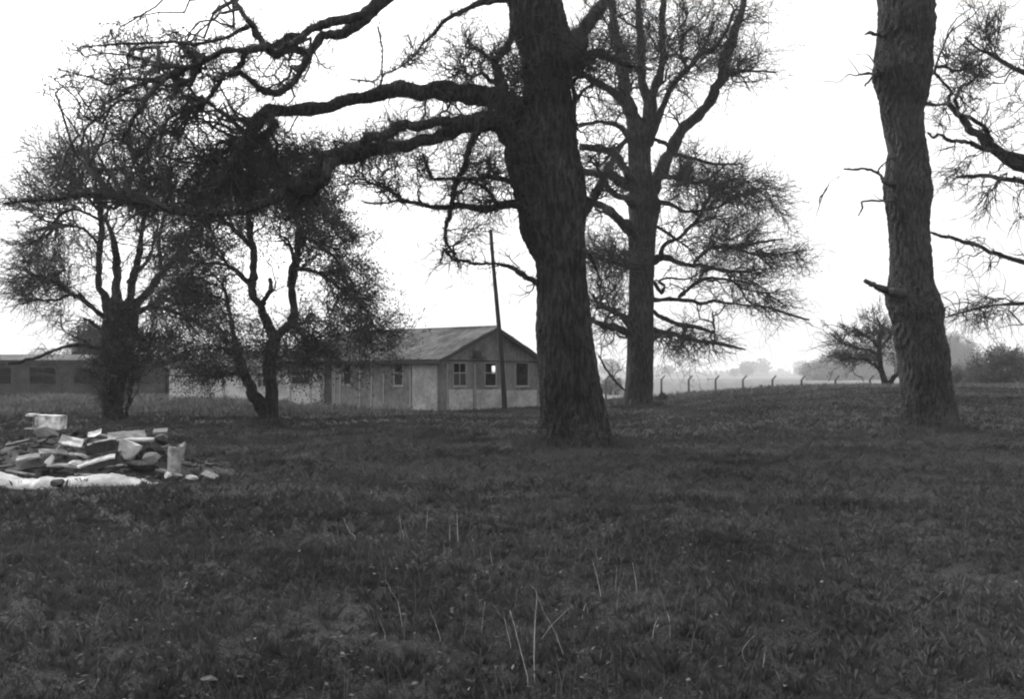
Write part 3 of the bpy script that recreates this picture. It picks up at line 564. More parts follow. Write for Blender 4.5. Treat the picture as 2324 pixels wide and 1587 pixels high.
# far wood on the skyline, fading in the haze
rng = np.random.default_rng(5); fw = MB(); fl = MB()
for i in range(150):
    x = rng.uniform(-250, 2600); D = rng.uniform(900, 2300); h = rng.uniform(8, 22)*(1.25 if x < 1900 else 1)
    b = P(x, HZ, D); b[2] = float(hgt(b[0], b[1])); n = 420
    v = rng.normal(size=(n, 3)); v = unit(v)*rng.uniform(size=(n, 1))**.4
    c = b + v*np.array([h*.55, h*.55, h*.42]) + np.array([0, 0, h*.58])
    u = unit(rng.normal(size=(n, 3))); q = unit(np.cross(u, rng.normal(size=(n, 3)))); s = h*.055
    fl.add(np.stack([c-u*s, c-q*s, c+u*s, c+q*s], 1), np.arange(4*n).reshape(-1, 4), False)
    fl.tubes(np.array([b, b + [0, 0, h*.5]]), np.array([h*.03, h*.02]), 5)
for i in range(900):
    x = rng.uniform(-300, 2700); D = rng.uniform(1500, 2500); b = P(x, HZ, D); b[2] = float(hgt(b[0], b[1])); n = 40; h = rng.uniform(6, 13)
    c = b + rng.normal(size=(n, 3))*np.array([14, 6, h*.3]) + [0, 0, h*.4]
    u = unit(rng.normal(size=(n, 3))); q = unit(np.cross(u, rng.normal(size=(n, 3)))); s = 2.2
    fl.add(np.stack([c-u*s, c-q*s, c+u*s, c+q*s], 1), np.arange(4*n).reshape(-1, 4), False)
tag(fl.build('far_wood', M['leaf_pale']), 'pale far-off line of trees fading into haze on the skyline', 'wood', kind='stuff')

# ------------------------------------------------------------------ huts
def cut_wall(mb, o, d, L, z0, z1, opens, th=.06, gable=None):
    """vertical wall from o along unit d; openings (a0,a1,za,zb); normal to the right of d is outside"""
    o = np.array(o, float); d = np.array([d[0], d[1], 0.]); nrm = np.array([d[1], -d[0], 0.])
    A = sorted(set([0, L] + [v for q in opens for v in q[:2]])); Zs = sorted(set([z0, z1] + [v for q in opens for v in q[2:4]]))
    def solid(i, j):
        if i < 0 or j < 0 or i >= len(A)-1 or j >= len(Zs)-1: return False
        ca, cz = (A[i]+A[i+1])/2, (Zs[j]+Zs[j+1])/2
        return not any(q[0] < ca < q[1] and q[2] < cz < q[3] for q in opens)
    def pt(a, z, t): return o + d*a - nrm*t + np.array([0, 0, z])
    for i in range(len(A)-1):
        for j in range(len(Zs)-1):
            if not solid(i, j): continue
            a0, a1, b0, b1 = A[i], A[i+1], Zs[j], Zs[j+1]
            mb.add([pt(a0,b0,0), pt(a1,b0,0), pt(a1,b1,0), pt(a0,b1,0)], [[0,1,2,3]], False)
            mb.add([pt(a0,b0,th), pt(a0,b1,th), pt(a1,b1,th), pt(a1,b0,th)], [[0,1,2,3]], False)
            for (ii, jj, e0, e1) in ((i-1, j, (a0,b0), (a0,b1)), (i+1, j, (a1,b1), (a1,b0)), (i, j-1, (a1,b0), (a0,b0)), (i, j+1, (a0,b1), (a1,b1))):
                if not solid(ii, jj): mb.add([pt(*e0,0), pt(*e1,0), pt(*e1,th), pt(*e0,th)], [[0,1,2,3]], False)
def on_wall(o, d, px):
    k_ = (px - CX)/F; return (k_*o[1] - o[0])/(d[0] - k_*d[1])
def zpx(y, D): return EYE - (y - HZ)/F*D
def bar(mb, p0, d, n, a0, a1, z0, z1, t0, t1):
    """box on a wall plane: a along d, t outward along n"""
    p0 = np.array([p0[0], p0[1], 0.]); d = np.array([d[0], d[1], 0.]); n = np.array([n[0], n[1], 0.])
    c = [p0 + d*a + n*t + np.array([0, 0, z]) for z in (z0, z1) for (a, t) in ((a0, t0), (a1, t0), (a1, t1), (a0, t1))]
    mb.add(c, [[0,3,2,1],[4,5,6,7],[0,1,5,4],[1,2,6,5],[2,3,7,6],[3,0,4,7]], False)
def corrugated(mb, e0, e1, up0, up1, pitch=.16, amp=.022, rows=14, seed=0):
    """roof sheet; e0->e1 along the eave, up0/up1 the matching ridge ends"""
    e0, e1, up0, up1 = map(lambda q: np.array(q, float), (e0, e1, up0, up1)); L = np.linalg.norm(e1-e0); n = int(L/pitch*6)
    rg = np.random.default_rng(seed); a = np.linspace(0, 1, n+1); nr = np.cross(e1-e0, up0-e0); nr /= np.linalg.norm(nr)
    if nr[2] < 0: nr = -nr
    R = []
    for j in range(rows+1):
        t = j/rows; base = (e0*(1-t)+up0*t)[None]*(1-a)[:, None] + (e1*(1-t)+up1*t)[None]*a[:, None]
        lap = .03*((j*3/rows) % 1 < .34) ; sag = .012*np.sin(a*L*.9 + 3*t)
        R.append(base + nr*(amp*np.sin(a*L/pitch*2*math.pi) + sag + lap*.6)[:, None])
    v = np.array(R).reshape(-1, 3); m = n+1; i = np.arange(rows)[:, None]*m + np.arange(n)[None]
    q = np.stack([i, i+1, i+m+1, i+m], -1).reshape(-1, 4); mb.add(v, q); mb.add(v - nr*.02, q[:, ::-1])
def window(root, o, d, nrm, a0, a1, z0, z1, mull=True, tran=True, panes=True, fm='batten'):
    fr = MB(); s = .045
    bar(fr, o, d, nrm, a0, a0+s, z0, z1, -.05, .015); bar(fr, o, d, nrm, a1-s, a1, z0, z1, -.05, .015)
    bar(fr, o, d, nrm, a0+s, a1-s, z1-s, z1, -.05, .013); bar(fr, o, d, nrm, a0+s, a1-s, z0, z0+s, -.05, .013)
    zm = z0 + (z1-z0)*.56
    if tran: bar(fr, o, d, nrm, a0+s, a1-s, zm-.025, zm+.025, -.04, .01)
    if mull:
        am = (a0+a1)/2; bar(fr, o, d, nrm, am-.02, am+.02, z0+s, zm-.025, -.035, .008); bar(fr, o, d, nrm, am-.02, am+.02, zm+.025, z1-s, -.035, .008)
    w_ = fr.build('window', M[fm], root)
    sl = MB(); bar(sl, o, d, nrm, a0-.05, a1+.05, z0-.05, z0, -.05, .05); sl.build('sill', M[fm], w_)
    if panes:
        gl = MB(); bar(gl, o, d, nrm, a0+s, a1-s, z0+s, zm-.025, -.03, -.025); gl.build('pane', M['glass'], w_)
    return w_
# main hut: near corner, side runs back-left, gable end runs back-right
s_ = np.array([-.81, .586]); s_ /= np.linalg.norm(s_); g_ = np.array([-s_[1], s_[0]]); g_ = -g_ if g_[0] < 0 else g_
C0 = np.array([-3.25, 45.0]); HW, HL, EV, RG = 8.0, 9.7, 2.32, 3.82
hut = empty('hut', (C0[0], C0[1], 0), 'long low hut with pale panel walls and corrugated roof behind the pole', 'hut')
n_side = np.array([-g_[0], -g_[1]]); n_gab = np.array([-s_[0], -s_[1]])
Cb = C0 + s_*HL; Cr = C0 + g_*HW; Cbr = Cb + g_*HW
zb = -.1
# side wall runs from back-left corner to near corner so that outside is on its right
def sa(px): return on_wall(C0, s_, px)
side_open = []
for (x0, x1, ya, yb) in ((894,915,824,876),(779,798,824,874),(661,705,840,873),(734,756,826,921)):
    aL, aR = sa(x1), sa(x0); Dm = (C0 + s_*(aL+aR)/2)[1]
    side_open.append((aL, aR, max(zpx(yb, Dm), zb), min(zpx(ya, Dm), EV-.12)))
sw = MB(); cut_wall(sw, (*Cb, 0), -s_, HL, zb, EV, [(HL-q[1], HL-q[0], q[2], q[3]) for q in side_open])
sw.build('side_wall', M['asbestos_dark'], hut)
def ga(px): return on_wall(C0, g_, px)
gab_open = []
for (x0, x1) in ((1028,1058),(1100,1127),(1170,1200)):
    a0, a1 = ga(x0), ga(x1); Dm = (C0 + g_*(a0+a1)/2)[1]; gab_open.append((a0, a1, zpx(877, Dm), zpx(823, Dm)))
gw = MB(); cut_wall(gw, (*C0, 0), g_, HW, zb, EV, gab_open)
gd = np.array([g_[0], g_[1], 0]); c0 = np.array([*C0, 0.]); th3 = np.array([s_[0], s_[1], 0])*.06
tri = [c0 + [0, 0, EV], c0 + gd*HW + [0, 0, EV], c0 + gd*HW/2 + [0, 0, RG]]
gw.add(tri, [[0, 1, 2]], False); gw.add([q + th3 for q in tri], [[2, 1, 0]], False)
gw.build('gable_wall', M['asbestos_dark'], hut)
# back wall with an opening that lets the light through window two, far gable
hole_px = 1122; a_h = on_wall(Cr, s_, hole_px)
bw_ = MB(); cut_wall(bw_, (*Cr, 0), s_, HL, zb, EV, [(a_h-.12, a_h+.16, 1.68, 2.1)])
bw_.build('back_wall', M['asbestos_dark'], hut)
eg = MB(); cut_wall(eg, (*Cbr, 0), -g_, HW, zb, EV, [])
tri = [q + np.array([s_[0], s_[1], 0])*HL for q in [c0 + [0, 0, EV], c0 + gd*HW + [0, 0, EV], c0 + gd*HW/2 + [0, 0, RG]]]
eg.add(tri, [[2, 1, 0]], False); eg.build('end_wall', M['asbestos_dark'], hut)
fl_ = MB(); fl_.add([c0 + [0, 0, .12], c0 + gd*HW + [0, 0, .12], tri[1] - [0, 0, EV-.12], tri[0] - [0, 0, EV-.12]], [[0, 1, 2, 3]], False); fl_.build('floor_slab', M['board_dark'], hut)
s3 = np.array([s_[0], s_[1], 0.]); sl = (RG-EV)/(HW/2); ov = .28
e0 = c0 - s3*.3 - gd*ov + [0, 0, EV - ov*sl + .07]; e1 = c0 + s3*(HL+.3) - gd*ov + [0, 0, EV - ov*sl + .07]
r0 = c0 - s3*.3 + gd*HW/2 + [0, 0, RG+.07]; r1 = c0 + s3*(HL+.3) + gd*HW/2 + [0, 0, RG+.07]
f0 = c0 - s3*.3 + gd*(HW+ov) + [0, 0, EV - ov*sl + .07]; f1 = c0 + s3*(HL+.3) + gd*(HW+ov) + [0, 0, EV - ov*sl + .07]
rf = MB(); corrugated(rf, e0, e1, r0, r1, seed=1); corrugated(rf, f0, f1, r0, r1, seed=2); ro = rf.build('roof', M['roof'], hut)
rc = MB(); rc.tubes(np.array([r0 + [0, 0, .02], (r0+r1)/2 + [0, 0, .0], r1 + [0, 0, .02]]), np.array([.07, .07, .07]), 8); rc.build('ridge_cap', M['roof'], ro)
for (q0, q1) in ((e0, r0), (f0, r0)):       # barge boards
    bb = MB(); dn = np.array([0, 0, -.17]); o_ = -s3*.03
    v = [q0+dn*.25, q1+dn*.25, q1+dn, q0+dn]; v2 = [q + o_ for q in v]
    bb.add(v+v2, [[0,1,2,3],[4,7,6,5],[0,4,5,1],[1,5,6,2],[2,6,7,3],[3,7,4,0]], False); bb.build('barge_board', M['board_dark'], ro)
gt = MB(); bar(gt, C0 + n_side*(ov-.06), s_, n_side, -.3, HL+.3, EV-.2, EV-.06, 0, .06); gt.build('fascia', M['board_dark'], ro)
# windows, door, battens, pale panels
for q in side_open[:3]: window(hut, C0, s_, n_side, q[0], q[1], q[2], q[3], mull=False)
for k_, q in enumerate(gab_open): window(hut, C0, g_, n_gab, q[0], q[1], q[2], q[3], mull=(k_ == 0), tran=(k_ != 2), panes=(k_ == 0))
q = side_open[3]; dr_ = MB(); bar(dr_, C0, s_, n_side, q[0], q[0]+.05, 0, q[3], -.05, .02); bar(dr_, C0, s_, n_side, q[1]-.05, q[1], 0, q[3], -.05, .02); bar(dr_, C0, s_, n_side, q[0]+.05, q[1]-.05, q[3]-.06, q[3], -.05, .02)
dro = dr_.build('door', M['batten'], hut); dl = MB(); bar(dl, C0, s_, n_side, q[0]+.06, q[1]-.07, .12, q[3]-.07, -.05, -.015); dl.build('door_leaf', M['board_dark'], dro)
def batten(a, wall=0, z1=EV-.2, w2=.035, mt='batten', z0=0.0):
    b_ = MB(); bar(b_, C0, s_ if wall == 0 else g_, n_side if wall == 0 else n_gab, a-w2, a+w2, z0, z1, .001, .03); b_.build('batten', M[mt], hut)
for px in (706, 730, 760, 773, 817, 844, 871, 932): batten(sa(px), 0)
batten(.04, 0, mt='asbestos_dark', w2=.04)
for px in (1014, 1077, 1145, 1222): batten(ga(px), 1)
tb = MB(); bar(tb, C0, g_, n_gab, 0, HW, EV-.09, EV-.02, .001, .04); tb.build('tie_board', M['board_dark'], hut)
def panel(x0, x1, y0, y1, wall, t=.012, mt='asbestos'):
    f = sa if wall == 0 else ga; d = s_ if wall == 0 else g_; n = n_side if wall == 0 else n_gab
    aa, ab = sorted((f(x0), f(x1))); Dm = (C0 + d*(aa+ab)/2)[1]; p_ = MB()
    bar(p_, C0, d, n, aa, ab, max(zpx(y1, Dm), -.05), zpx(y0, Dm), .002, t); p_.build('wall_panel', M[mt], hut)
panel(936, 992, 827, 938, 0, mt='asbestos'); panel(663, 704, 876, 920, 0); panel(708, 727, 850, 922, 0)
panel(1018, 1073, 884, 934, 1); panel(1081, 1141, 884, 932, 1); panel(1149, 1218, 886, 930, 1, mt='asbestos'); panel(1223, 1229, 835, 930, 1)
vt = MB(); av = ga(1082); bar(vt, C0, g_, n_gab, av-.42, av+.42, EV+.07, EV+.13, 0, .22); bar(vt, C0, g_, n_gab, av-.28, av+.28, EV+.13, EV+.42, .002, .05)
for k_ in range(4): bar(vt, C0, g_, n_gab, av-.26, av+.26, EV+.16+k_*.065, EV+.185+k_*.065, .05, .08)
vt.build('gable_vent', M['board_dark'], hut)

# pale hut further back
Q0 = np.array([-11.4, 58.0]); HL3 = 13.4
h3 = empty('hut', (Q0[0], Q0[1], 0), 'pale low hut seen behind the twin stems, left of the main hut', 'hut')
q3 = np.array([*Q0, 0.]); W3 = 6.0
m_ = MB(); cut_wall(m_, (*(Q0 + s_*HL3), 0), -s_, HL3, zb, 2.15, [(3.2, 4.2, .9, 1.8), (8.6, 9.5, .9, 1.8)]); m_.build('side_wall', M['asbestos'], h3)
m_ = MB(); cut_wall(m_, (*Q0, 0), g_, W3, zb, 2.15, [])
for off in (0, HL3-.02):
    o_ = q3 + s3*off; m_.add([o_ + [0, 0, 2.15], o_ + gd*W3 + [0, 0, 2.15], o_ + gd*W3/2 + [0, 0, 3.05]], [[0, 1, 2]], False)
cut_wall(m_, (*(Q0 + s_*HL3 + g_*W3), 0), -g_, W3, zb, 2.15, []); cut_wall(m_, (*(Q0 + g_*W3), 0), s_, HL3, zb, 2.15, [])
m_.build('end_wall', M['asbestos'], h3)
m_ = MB(); corrugated(m_, q3 - s3*.2 - gd*.2 + [0, 0, 2.12], q3 + s3*(HL3+.2) - gd*.2 + [0, 0, 2.12], q3 - s3*.2 + gd*3 + [0, 0, 3.12], q3 + s3*(HL3+.2) + gd*3 + [0, 0, 3.12], seed=3)
corrugated(m_, q3 - s3*.2 + gd*6.2 + [0, 0, 2.12], q3 + s3*(HL3+.2) + gd*6.2 + [0, 0, 2.12], q3 - s3*.2 + gd*3 + [0, 0, 3.12], q3 + s3*(HL3+.2) + gd*3 + [0, 0, 3.12], seed=4); m_.build('roof', M['roof'], h3)
for aw in (HL3-4.2, HL3-9.5): window(h3, Q0, s_, n_side, aw, aw+(1.0 if aw > 8 else .9), .9, 1.8)

# low dark hut at left
h2 = empty('hut', (-30, 75, 0), 'low dark brick hut at the left edge with a pale roof strip', 'hut')
XA, XB, YF, E2, R2 = -41.0, -25.5, 75.0, 2.68, 3.12
m_ = MB(); ops = [(2.0+i_*3.3, 4.0+i_*3.3, .9, 2.2) for i_ in range(4)]
cut_wall(m_, (XA, YF, 0), (1, 0), XB-XA, zb, E2, ops, .12); m_.build('front_wall', M['brick_dark'], h2)
m_ = MB(); cut_wall(m_, (XB, YF, 0), (0, 1), 5, zb, E2, [], .12); cut_wall(m_, (XB, YF+5, 0), (-1, 0), XB-XA, zb, E2, [], .12); cut_wall(m_, (XA, YF+5, 0), (0, -1), 5, zb, E2, [], .12)
for xx in (XA+.05, XB-.05): m_.add([(xx, YF, E2), (xx, YF+5, E2), (xx, YF+2.5, R2)], [[0, 1, 2]], False)
m_.build('end_wall', M['brick_dark'], h2)
m_ = MB(); corrugated(m_, (XA-.2, YF-.25, E2+.03), (XB+.2, YF-.25, E2+.03), (XA-.2, YF+2.5, R2+.05), (XB+.2, YF+2.5, R2+.05), seed=5)
corrugated(m_, (XA-.2, YF+5.25, E2+.03), (XB+.2, YF+5.25, E2+.03), (XA-.2, YF+2.5, R2+.05), (XB+.2, YF+2.5, R2+.05), seed=6); m_.build('roof', M['roof'], h2)
m_ = MB(); bar(m_, (XA, YF-.2), np.array([1, 0]), np.array([0, -1]), -.2, XB-XA+.2, E2-.16, E2-.02, 0, .05); m_.build('fascia', M['board_dark'], h2)
for q in ops: window(h2, (XA, YF), np.array([1, 0]), np.array([0, -1]), *q, fm='board_dark', panes=False)

# ------------------------------------------------------------------ pole
D = 43.3; pb, pt_ = P(1147, 936, D), P(1115, 521, D); pb[2] = hgt(pb[0], pb[1]) - .3
po = empty('pole', (pb[0], pb[1], float(hgt(pb[0], pb[1]))), 'tall dark wooden pole without wires leaning left in front of the gable', 'pole')
m_ = MB(); t = np.linspace(0, 1, 14)[:, None]; q = pb*(1-t) + pt_*t; q[:, 0] += .03*np.sin(t[:, 0]*5); m_.tubes(np.vstack([q, q[-1] + (q[-1]-q[-2])*.01]), np.append(np.linspace(6.2, 3.9, 14)/F*D, .004), 14); m_.build('shaft', M['pole'], po)
m_ = MB()
for k_ in range(3): z = pb + (pt_-pb)*(.955 - k_*.035); m_.tubes(np.array([z - [.1, 0, 0], z + [.1, 0, 0]]), np.array([.012, .012]), 6)
m_.build('bolt', M['wire'], po)

# ------------------------------------------------------------------ fence with cranked posts
fx_ = [1424 - 62*i_ for i_ in range(0, 0)] + [1375, 1438, 1501, 1563, 1624, 1686, 1753, 1819, 1896, 1974, 2052, 2130, 2208, 2290]
def fD(px): return 104.0 - (px - 1500)*.016
fence = None
posts = []
for px in fx_:
    Dp = fD(px); b = P(px, HZ, Dp); b[2] = float(hgt(b[0], b[1])); posts.append(b)
fence = empty('fence', tuple(posts[6]), 'chain-link fence on concrete posts with cranked tops along the far edge of the rise', 'fence')
ztop = P(1600, 862, 103)[2]
post_me = None
for i_, b in enumerate(posts):
    m_ = MB(); h = ztop - b[2]
    q = np.array([b - [0, 0, .3], b + [0, 0, h], b + [.36, -.05, h + .42], b + [.363, -.05, h + .424]])
    m_.tubes(q, np.array([.13, .1, .07, .01]), 4, smooth=False); m_.build('post', M['post'], fence)
    if i_ == 7:
        m_ = MB(); m_.tubes(np.array([b + [-1.6, 0, -.1], b + [-.03, 0, h*.75]]), np.array([.07, .06]), 4, smooth=False); m_.build('strut', M['post'], fence)
m_ = MB(); tot = []
for a_, b_ in zip(posts[:-1], posts[1:]):
    L = np.linalg.norm((b_-a_)[:2]); n = int(L/.085); H = ztop - .04
    for sgn in (1, -1):
        for k_ in range(n):
            f0_, f1_ = k_/n, (k_ + sgn*min(n, 24))/n
            za, zb_ = 0.0, 1.0
            if f1_ > 1: zb_ = (1-f0_)/(f1_-f0_); f1_ = 1.
            if f1_ < 0: zb_ = f0_/(f0_-f1_); f1_ = 0.
            p0 = a_*(1-f0_) + b_*f0_; p1 = a_*(1-f1_) + b_*f1_
            tot.append([np.array([p0[0], p0[1]-.09, p0[2]+.03]), np.array([p1[0], p1[1]-.09, p0[2] + .03 + (H-p0[2]-.03)*zb_])])
tot = np.array(tot); m_.tubes(tot, np.full(tot.shape[:2], .0035), 3); m_.build('wire_mesh', M['wire'], fence)
m_ = MB()
for a_, b_ in zip(posts[:-1], posts[1:]):
    for (dx, dz_) in ((0, -.03), (.12, .14), (.24, .28), (.36, .41)):
        m_.tubes(np.array([[a_[0]+dx, a_[1]-.07, ztop+dz_], [(a_[0]+b_[0])/2+dx, (a_[1]+b_[1])/2-.07, ztop+dz_-.02], [b_[0]+dx, b_[1]-.07, ztop+dz_]]), np.full(3, .006), 3)
m_.build('strand_wire', M['wire'], fence)

# ------------------------------------------------------------------ rubbish heap
def chunk(rng, c, r, n=1):
    """irregular broken lump"""
    import bmesh
    bm = bmesh.new(); bmesh.ops.create_icosphere(bm, subdivisions=3, radius=1)
    v = np.array([q.co for q in bm.verts]); f = np.array([[q.index for q in fc.verts] for fc in bm.faces]); bm.free()
    d = rng.normal(size=(13, 3)); d = unit(d)
    for k_ in range(13):
        h = v @ d[k_]; lim = rng.uniform(.38, .72); v = v - np.clip(h - lim, 0, None)[:, None]*d[k_]
    v = v*1.35*(1 + rng.normal(size=(len(v), 1))*.02)
    return v*np.array(r) + np.array(c), f
def R3(rx, ry, rz): return Matrix.Rotation(rz, 4, 'Z') @ Matrix.Rotation(ry, 4, 'Y') @ Matrix.Rotation(rx, 4, 'X')
rng = np.random.default_rng(77)
def heap_h(x, y):      # heap surface used to seat the pieces
    cx, cy = -7.0, 16.4
    return .62*np.exp(-((x + 6.6)/1.35)**2 - ((y - 16.5)/.95)**2) + .35*np.exp(-((x + 8.0)/.9)**2 - ((y - 16.6)/1.0)**2)
hx, hy = np.meshgrid(np.linspace(-10.4, -4.2, 75), np.linspace(14.6, 18.6, 55)); hz_ = hgt(hx, hy) - .06 + heap_h(hx, hy)*.9 + rng.normal(size=hx.shape)*.02*(heap_h(hx, hy) > .05)
i = np.arange(54)[:, None]*75 + np.arange(74)[None]; m_ = MB(); m_.add(np.stack([hx, hy, hz_], -1), np.stack([i, i+1, i+76, i+75], -1).reshape(-1, 4))
for k_ in range(520):
    x, y = rng.uniform(-9.8, -4.9), rng.uniform(15.2, 17.8)
    if heap_h(x, y) < .07: continue
    v, f = chunk(rng, (x, y, hgt(x, y) + heap_h(x, y)*.92), rng.uniform(.015, .07, 3)*[1.4, 1, .7]); m_.add(v, f, False)
tag(m_.build('rubble_heap', M['rubble']), 'heap of small broken rubble and earth under the boards at the left', 'rubble', kind='stuff')

for k_ in range(34):
    while True:
        x, y = rng.uniform(-9.4, -5.2), rng.uniform(15.3, 16.8)
        if heap_h(x, y) > .12: break
    L = rng.uniform(.06, .24); wd_ = rng.uniform(.015, .055); th_ = rng.uniform(.006, .016); p = np.array([x, y, float(hgt(x, y) + heap_h(x, y)*.93) + .02]); f_ = MB()
    Rm_ = Matrix.Translation(Vector(p)) @ R3(rng.uniform(-.7, .7), rng.uniform(-.35, .35), rng.uniform(-.9, .9)); f_.box((-L, -wd_, -th_), (L, wd_, th_), Rm_)
    tag(f_.build('lath', M[('wood_pale', 'rubble_dark', 'concrete', 'rubble_dark', 'rubble')[k_ % 5]], origin=p), 'short broken piece of lath lying loose among the rubble of the heap', 'lath', 'broken laths in the rubbish heap')
def seat(x, y, D, hgtm): p = P(x, y, D); return p
def board(name, label, cat, x0, y0, x1, y1, D0, D1, wd, th, mat, roll=0.0, group=None):
    a_, b_ = P(x0, y0, D0), P(x1, y1, D1); d = b_ - a_; L = np.linalg.norm(d); X_ = Vector(d/L); Z_ = Vector((0, 0, 1)); Y_ = Z_.cross(X_).normalized(); Z_ = X_.cross(Y_)
    R_ = Matrix((X_, Y_, Z_)).transposed().to_4x4() @ Matrix.Rotation(roll, 4, 'X'); m_ = MB()
    n = 9; xs_ = np.linspace(0, L, n); rg = np.random.default_rng(int(x0*7+y0)); wv = rg.normal(size=(n, 2))*.004
    prof = np.array([[-wd/2, -th/2], [wd/2, -th/2], [wd/2, th/2], [-wd/2, th/2]])
    v = np.array([[[xs_[i_] + (rg.uniform(-.03, .0) if i_ in (0, n-1) else 0), q[0] + wv[i_, 0], q[1] + wv[i_, 1] + .015*math.sin(i_/n*3)] for q in prof] for i_ in range(n)]).reshape(-1, 3)
    f = [[4*i_ + j, 4*i_ + (j+1) % 4, 4*i_+4 + (j+1) % 4, 4*i_+4 + j] for i_ in range(n-1) for j in range(4)] + [[3, 2, 1, 0], [4*n-4, 4*n-3, 4*n-2, 4*n-1]]
    v = v @ np.array(R_.to_3x3()).T + a_; m_.add(v, f, False)
    return tag(m_.build(name, M[mat], origin=a_), label, cat, group)
# pale bank of sand or plaster along the front
m_ = MB(); n, k_ = 70, 12; t = np.linspace(0, 1, n); rg = np.random.default_rng(3)
ctr = np.array([P(-60 + (358+60)*a_, 1088 - 4*a_, 15.0 + .35*a_) for a_ in t]); hh = (.085 + .004*np.sin(t*9 + 1) + .002*np.sin(t*17.3) + np.interp(t, np.linspace(0, 1, 24), rg.normal(size=24)*.006))*np.clip((1-t)*4, 0.1, 1)**.6 + .03*np.exp(-((t-.05)/.12)**2)
an = np.linspace(0, math.pi, k_)
v = []
for i_ in range(n):
    zg = float(hgt(ctr[i_, 0], ctr[i_, 1])) - .03
    for a_ in an: v.append([ctr[i_, 0], ctr[i_, 1] - math.cos(a_)*(.16 + hh[i_]*1.6) + rg.normal()*.008, zg + math.sin(a_)**.8*hh[i_]*2.0 + rg.normal()*.009])
i = np.arange(n-1)[:, None]*k_ + np.arange(k_-1)[None]; m_.add(v, np.stack([i, i+k_, i+k_+1, i+1], -1).reshape(-1, 4)); 
tag(m_.build('plaster_bank', M['plaster']), 'long low white bank of plaster spoil along the front of the rubbish heap', 'spoil bank')
# white box lying on its side
b = P(104, 974, 16.9); cab = empty('cabinet', (b[0], b[1], b[2]), 'white box cabinet lying open on top of the heap at the left edge', 'cabinet')
Rm = Matrix.Translation(Vector(b)) @ R3(0, .03, .12)
m_ = MB()
for (lo_, hi) in (((-.27,-.2,0),(.27,.2,.02)), ((-.27,-.2,.21),(.27,.2,.23)), ((.25,-.2,.02),(.27,.2,.21)), ((-.27,.18,.02),(.25,.2,.21)), ((-.12,-.2,.02),(.25,-.18,.21)), ((-.09,-.18,.02),(-.07,.18,.21))): m_.box(lo_, hi, Rm)
m_.build('body', M['white'], cab)
m_ = MB()
for (lo_, hi) in (((-.26,.172,.022),(-.09,.178,.208)), ((-.26,-.19,.0205),(-.1,.17,.024)), ((-.1,-.17,.024),(-.094,.17,.2))): m_.box(lo_, hi, Rm)
m_.build('inner_shade', M['rubble_dark'], cab)  # dark liners added to paint the shade inside the open box
m_ = MB(); m_.box((-.27,-.17,.2325),(-.1,.02,.25), Matrix.Translation(Vector(b)) @ R3(.02, .03, .12)); m_.build('lid', M['white'], cab)
# curved white sheet
def sheet(name, label, cat, x, y, D, L, W, th, rot, mat, curl=.0):
    p = P(x, y, D); n = 14; m_ = MB(); Rm = np.array(R3(*rot).to_3x3()); v = []
    for s_i in (1, -1):
        for i_ in range(n):
            for j in (0, 1, 2, 3):
                u = i_/(n-1)-.5; wv = j/3-.5; v.append([u*L, wv*W*(1 - .5*abs(u)*curl*3 if curl else 1), curl*(u*u)*L*1.6 + s_i*th/2])
    v = np.array(v) @ Rm.T + p; f = []
    N = n*4
    for i_ in range(n-1):
        for j in range(3):
            a_ = i_*4+j; f.append([a_, a_+4, a_+5, a_+1]); f.append([N+a_, N+a_+1, N+a_+5, N+a_+4])
    for i_ in range(n-1): f.append([i_*4, N+i_*4, N+i_*4+4, i_*4+4]); f.append([i_*4+3, i_*4+7, N+i_*4+7, N+i_*4+3])
    f.append([0, 1, N+1, N]); f.append([1, 2, N+2, N+1]); f.append([2, 3, N+3, N+2]); e_ = (n-1)*4
    f.append([e_, N+e_, N+e_+1, e_+1]); f.append([e_+1, N+e_+1, N+e_+2, e_+2]); f.append([e_+2, N+e_+2, N+e_+3, e_+3])
    m_.add(v, f, False); return tag(m_.build(name, M[mat], origin=p), label, cat)
sheet('sheet', 'curled bright white sheet in the middle left of the heap, below the white cabinet', 'sheet', 162, 1003, 15.9, .34, .24, .012, (.55, .25, .3), 'white', .12)
sheet('sheet', 'small white curled sheet at the top of the heap behind the timber', 'sheet', 216, 985, 16.4, .22, .16, .01, (.6, -.3, .1), 'white', .25)
sheet('sheet', 'flat grey slab on the highest lump at the right of the heap', 'slab', 364, 979, 16.5, .22, .18, .03, (.3, -.05, .2), 'concrete')
board('board', 'thin pale lath under the curled white sheet', 'board', 145, 1010, 172, 1024, 15.7, 15.9, .05, .02, 'wood_pale')
board('board', 'weathered board lying flat, left of the big timber', 'board', 92, 1026, 156, 1030, 15.6, 15.9, .13, .025, 'wood_pale', .5)
board('board', 'pale narrow board sloping down to the right towards the timber', 'board', 160, 1030, 204, 1043, 15.7, 15.6, .08, .022, 'wood_pale', .3)
t_ = board('timber', 'thick dark timber with a pale upper edge across the middle of the heap', 'timber', 200, 1022, 266, 1010, 15.6, 15.7, .22, .17, 'rubble_dark')
board('board', 'bright batten lying along the top of the thick timber', 'board', 201, 1009, 265, 996, 15.52, 15.62, .05, .022, 'white')
board('board', 'long light plank on the crest of the heap', 'board', 248, 991, 333, 986, 16.3, 16.5, .16, .03, 'wood_pale', .6)
board('board', 'second light plank lying just under the crest of the heap', 'board', 262, 999, 352, 1000, 16.3, 16.2, .12, .03, 'wood_pale', .3)
board('board', 'long white plank sloping up to the right at the lower middle of the heap', 'board', 178, 1058, 262, 1036, 15.4, 15.5, .12, .03, 'white', .35)
board('timber', 'black beam under the long white plank', 'timber', 205, 1066, 268, 1046, 15.42, 15.55, .12, .09, 'rubble_dark')  # dark side of the long plank, built as a separate beam
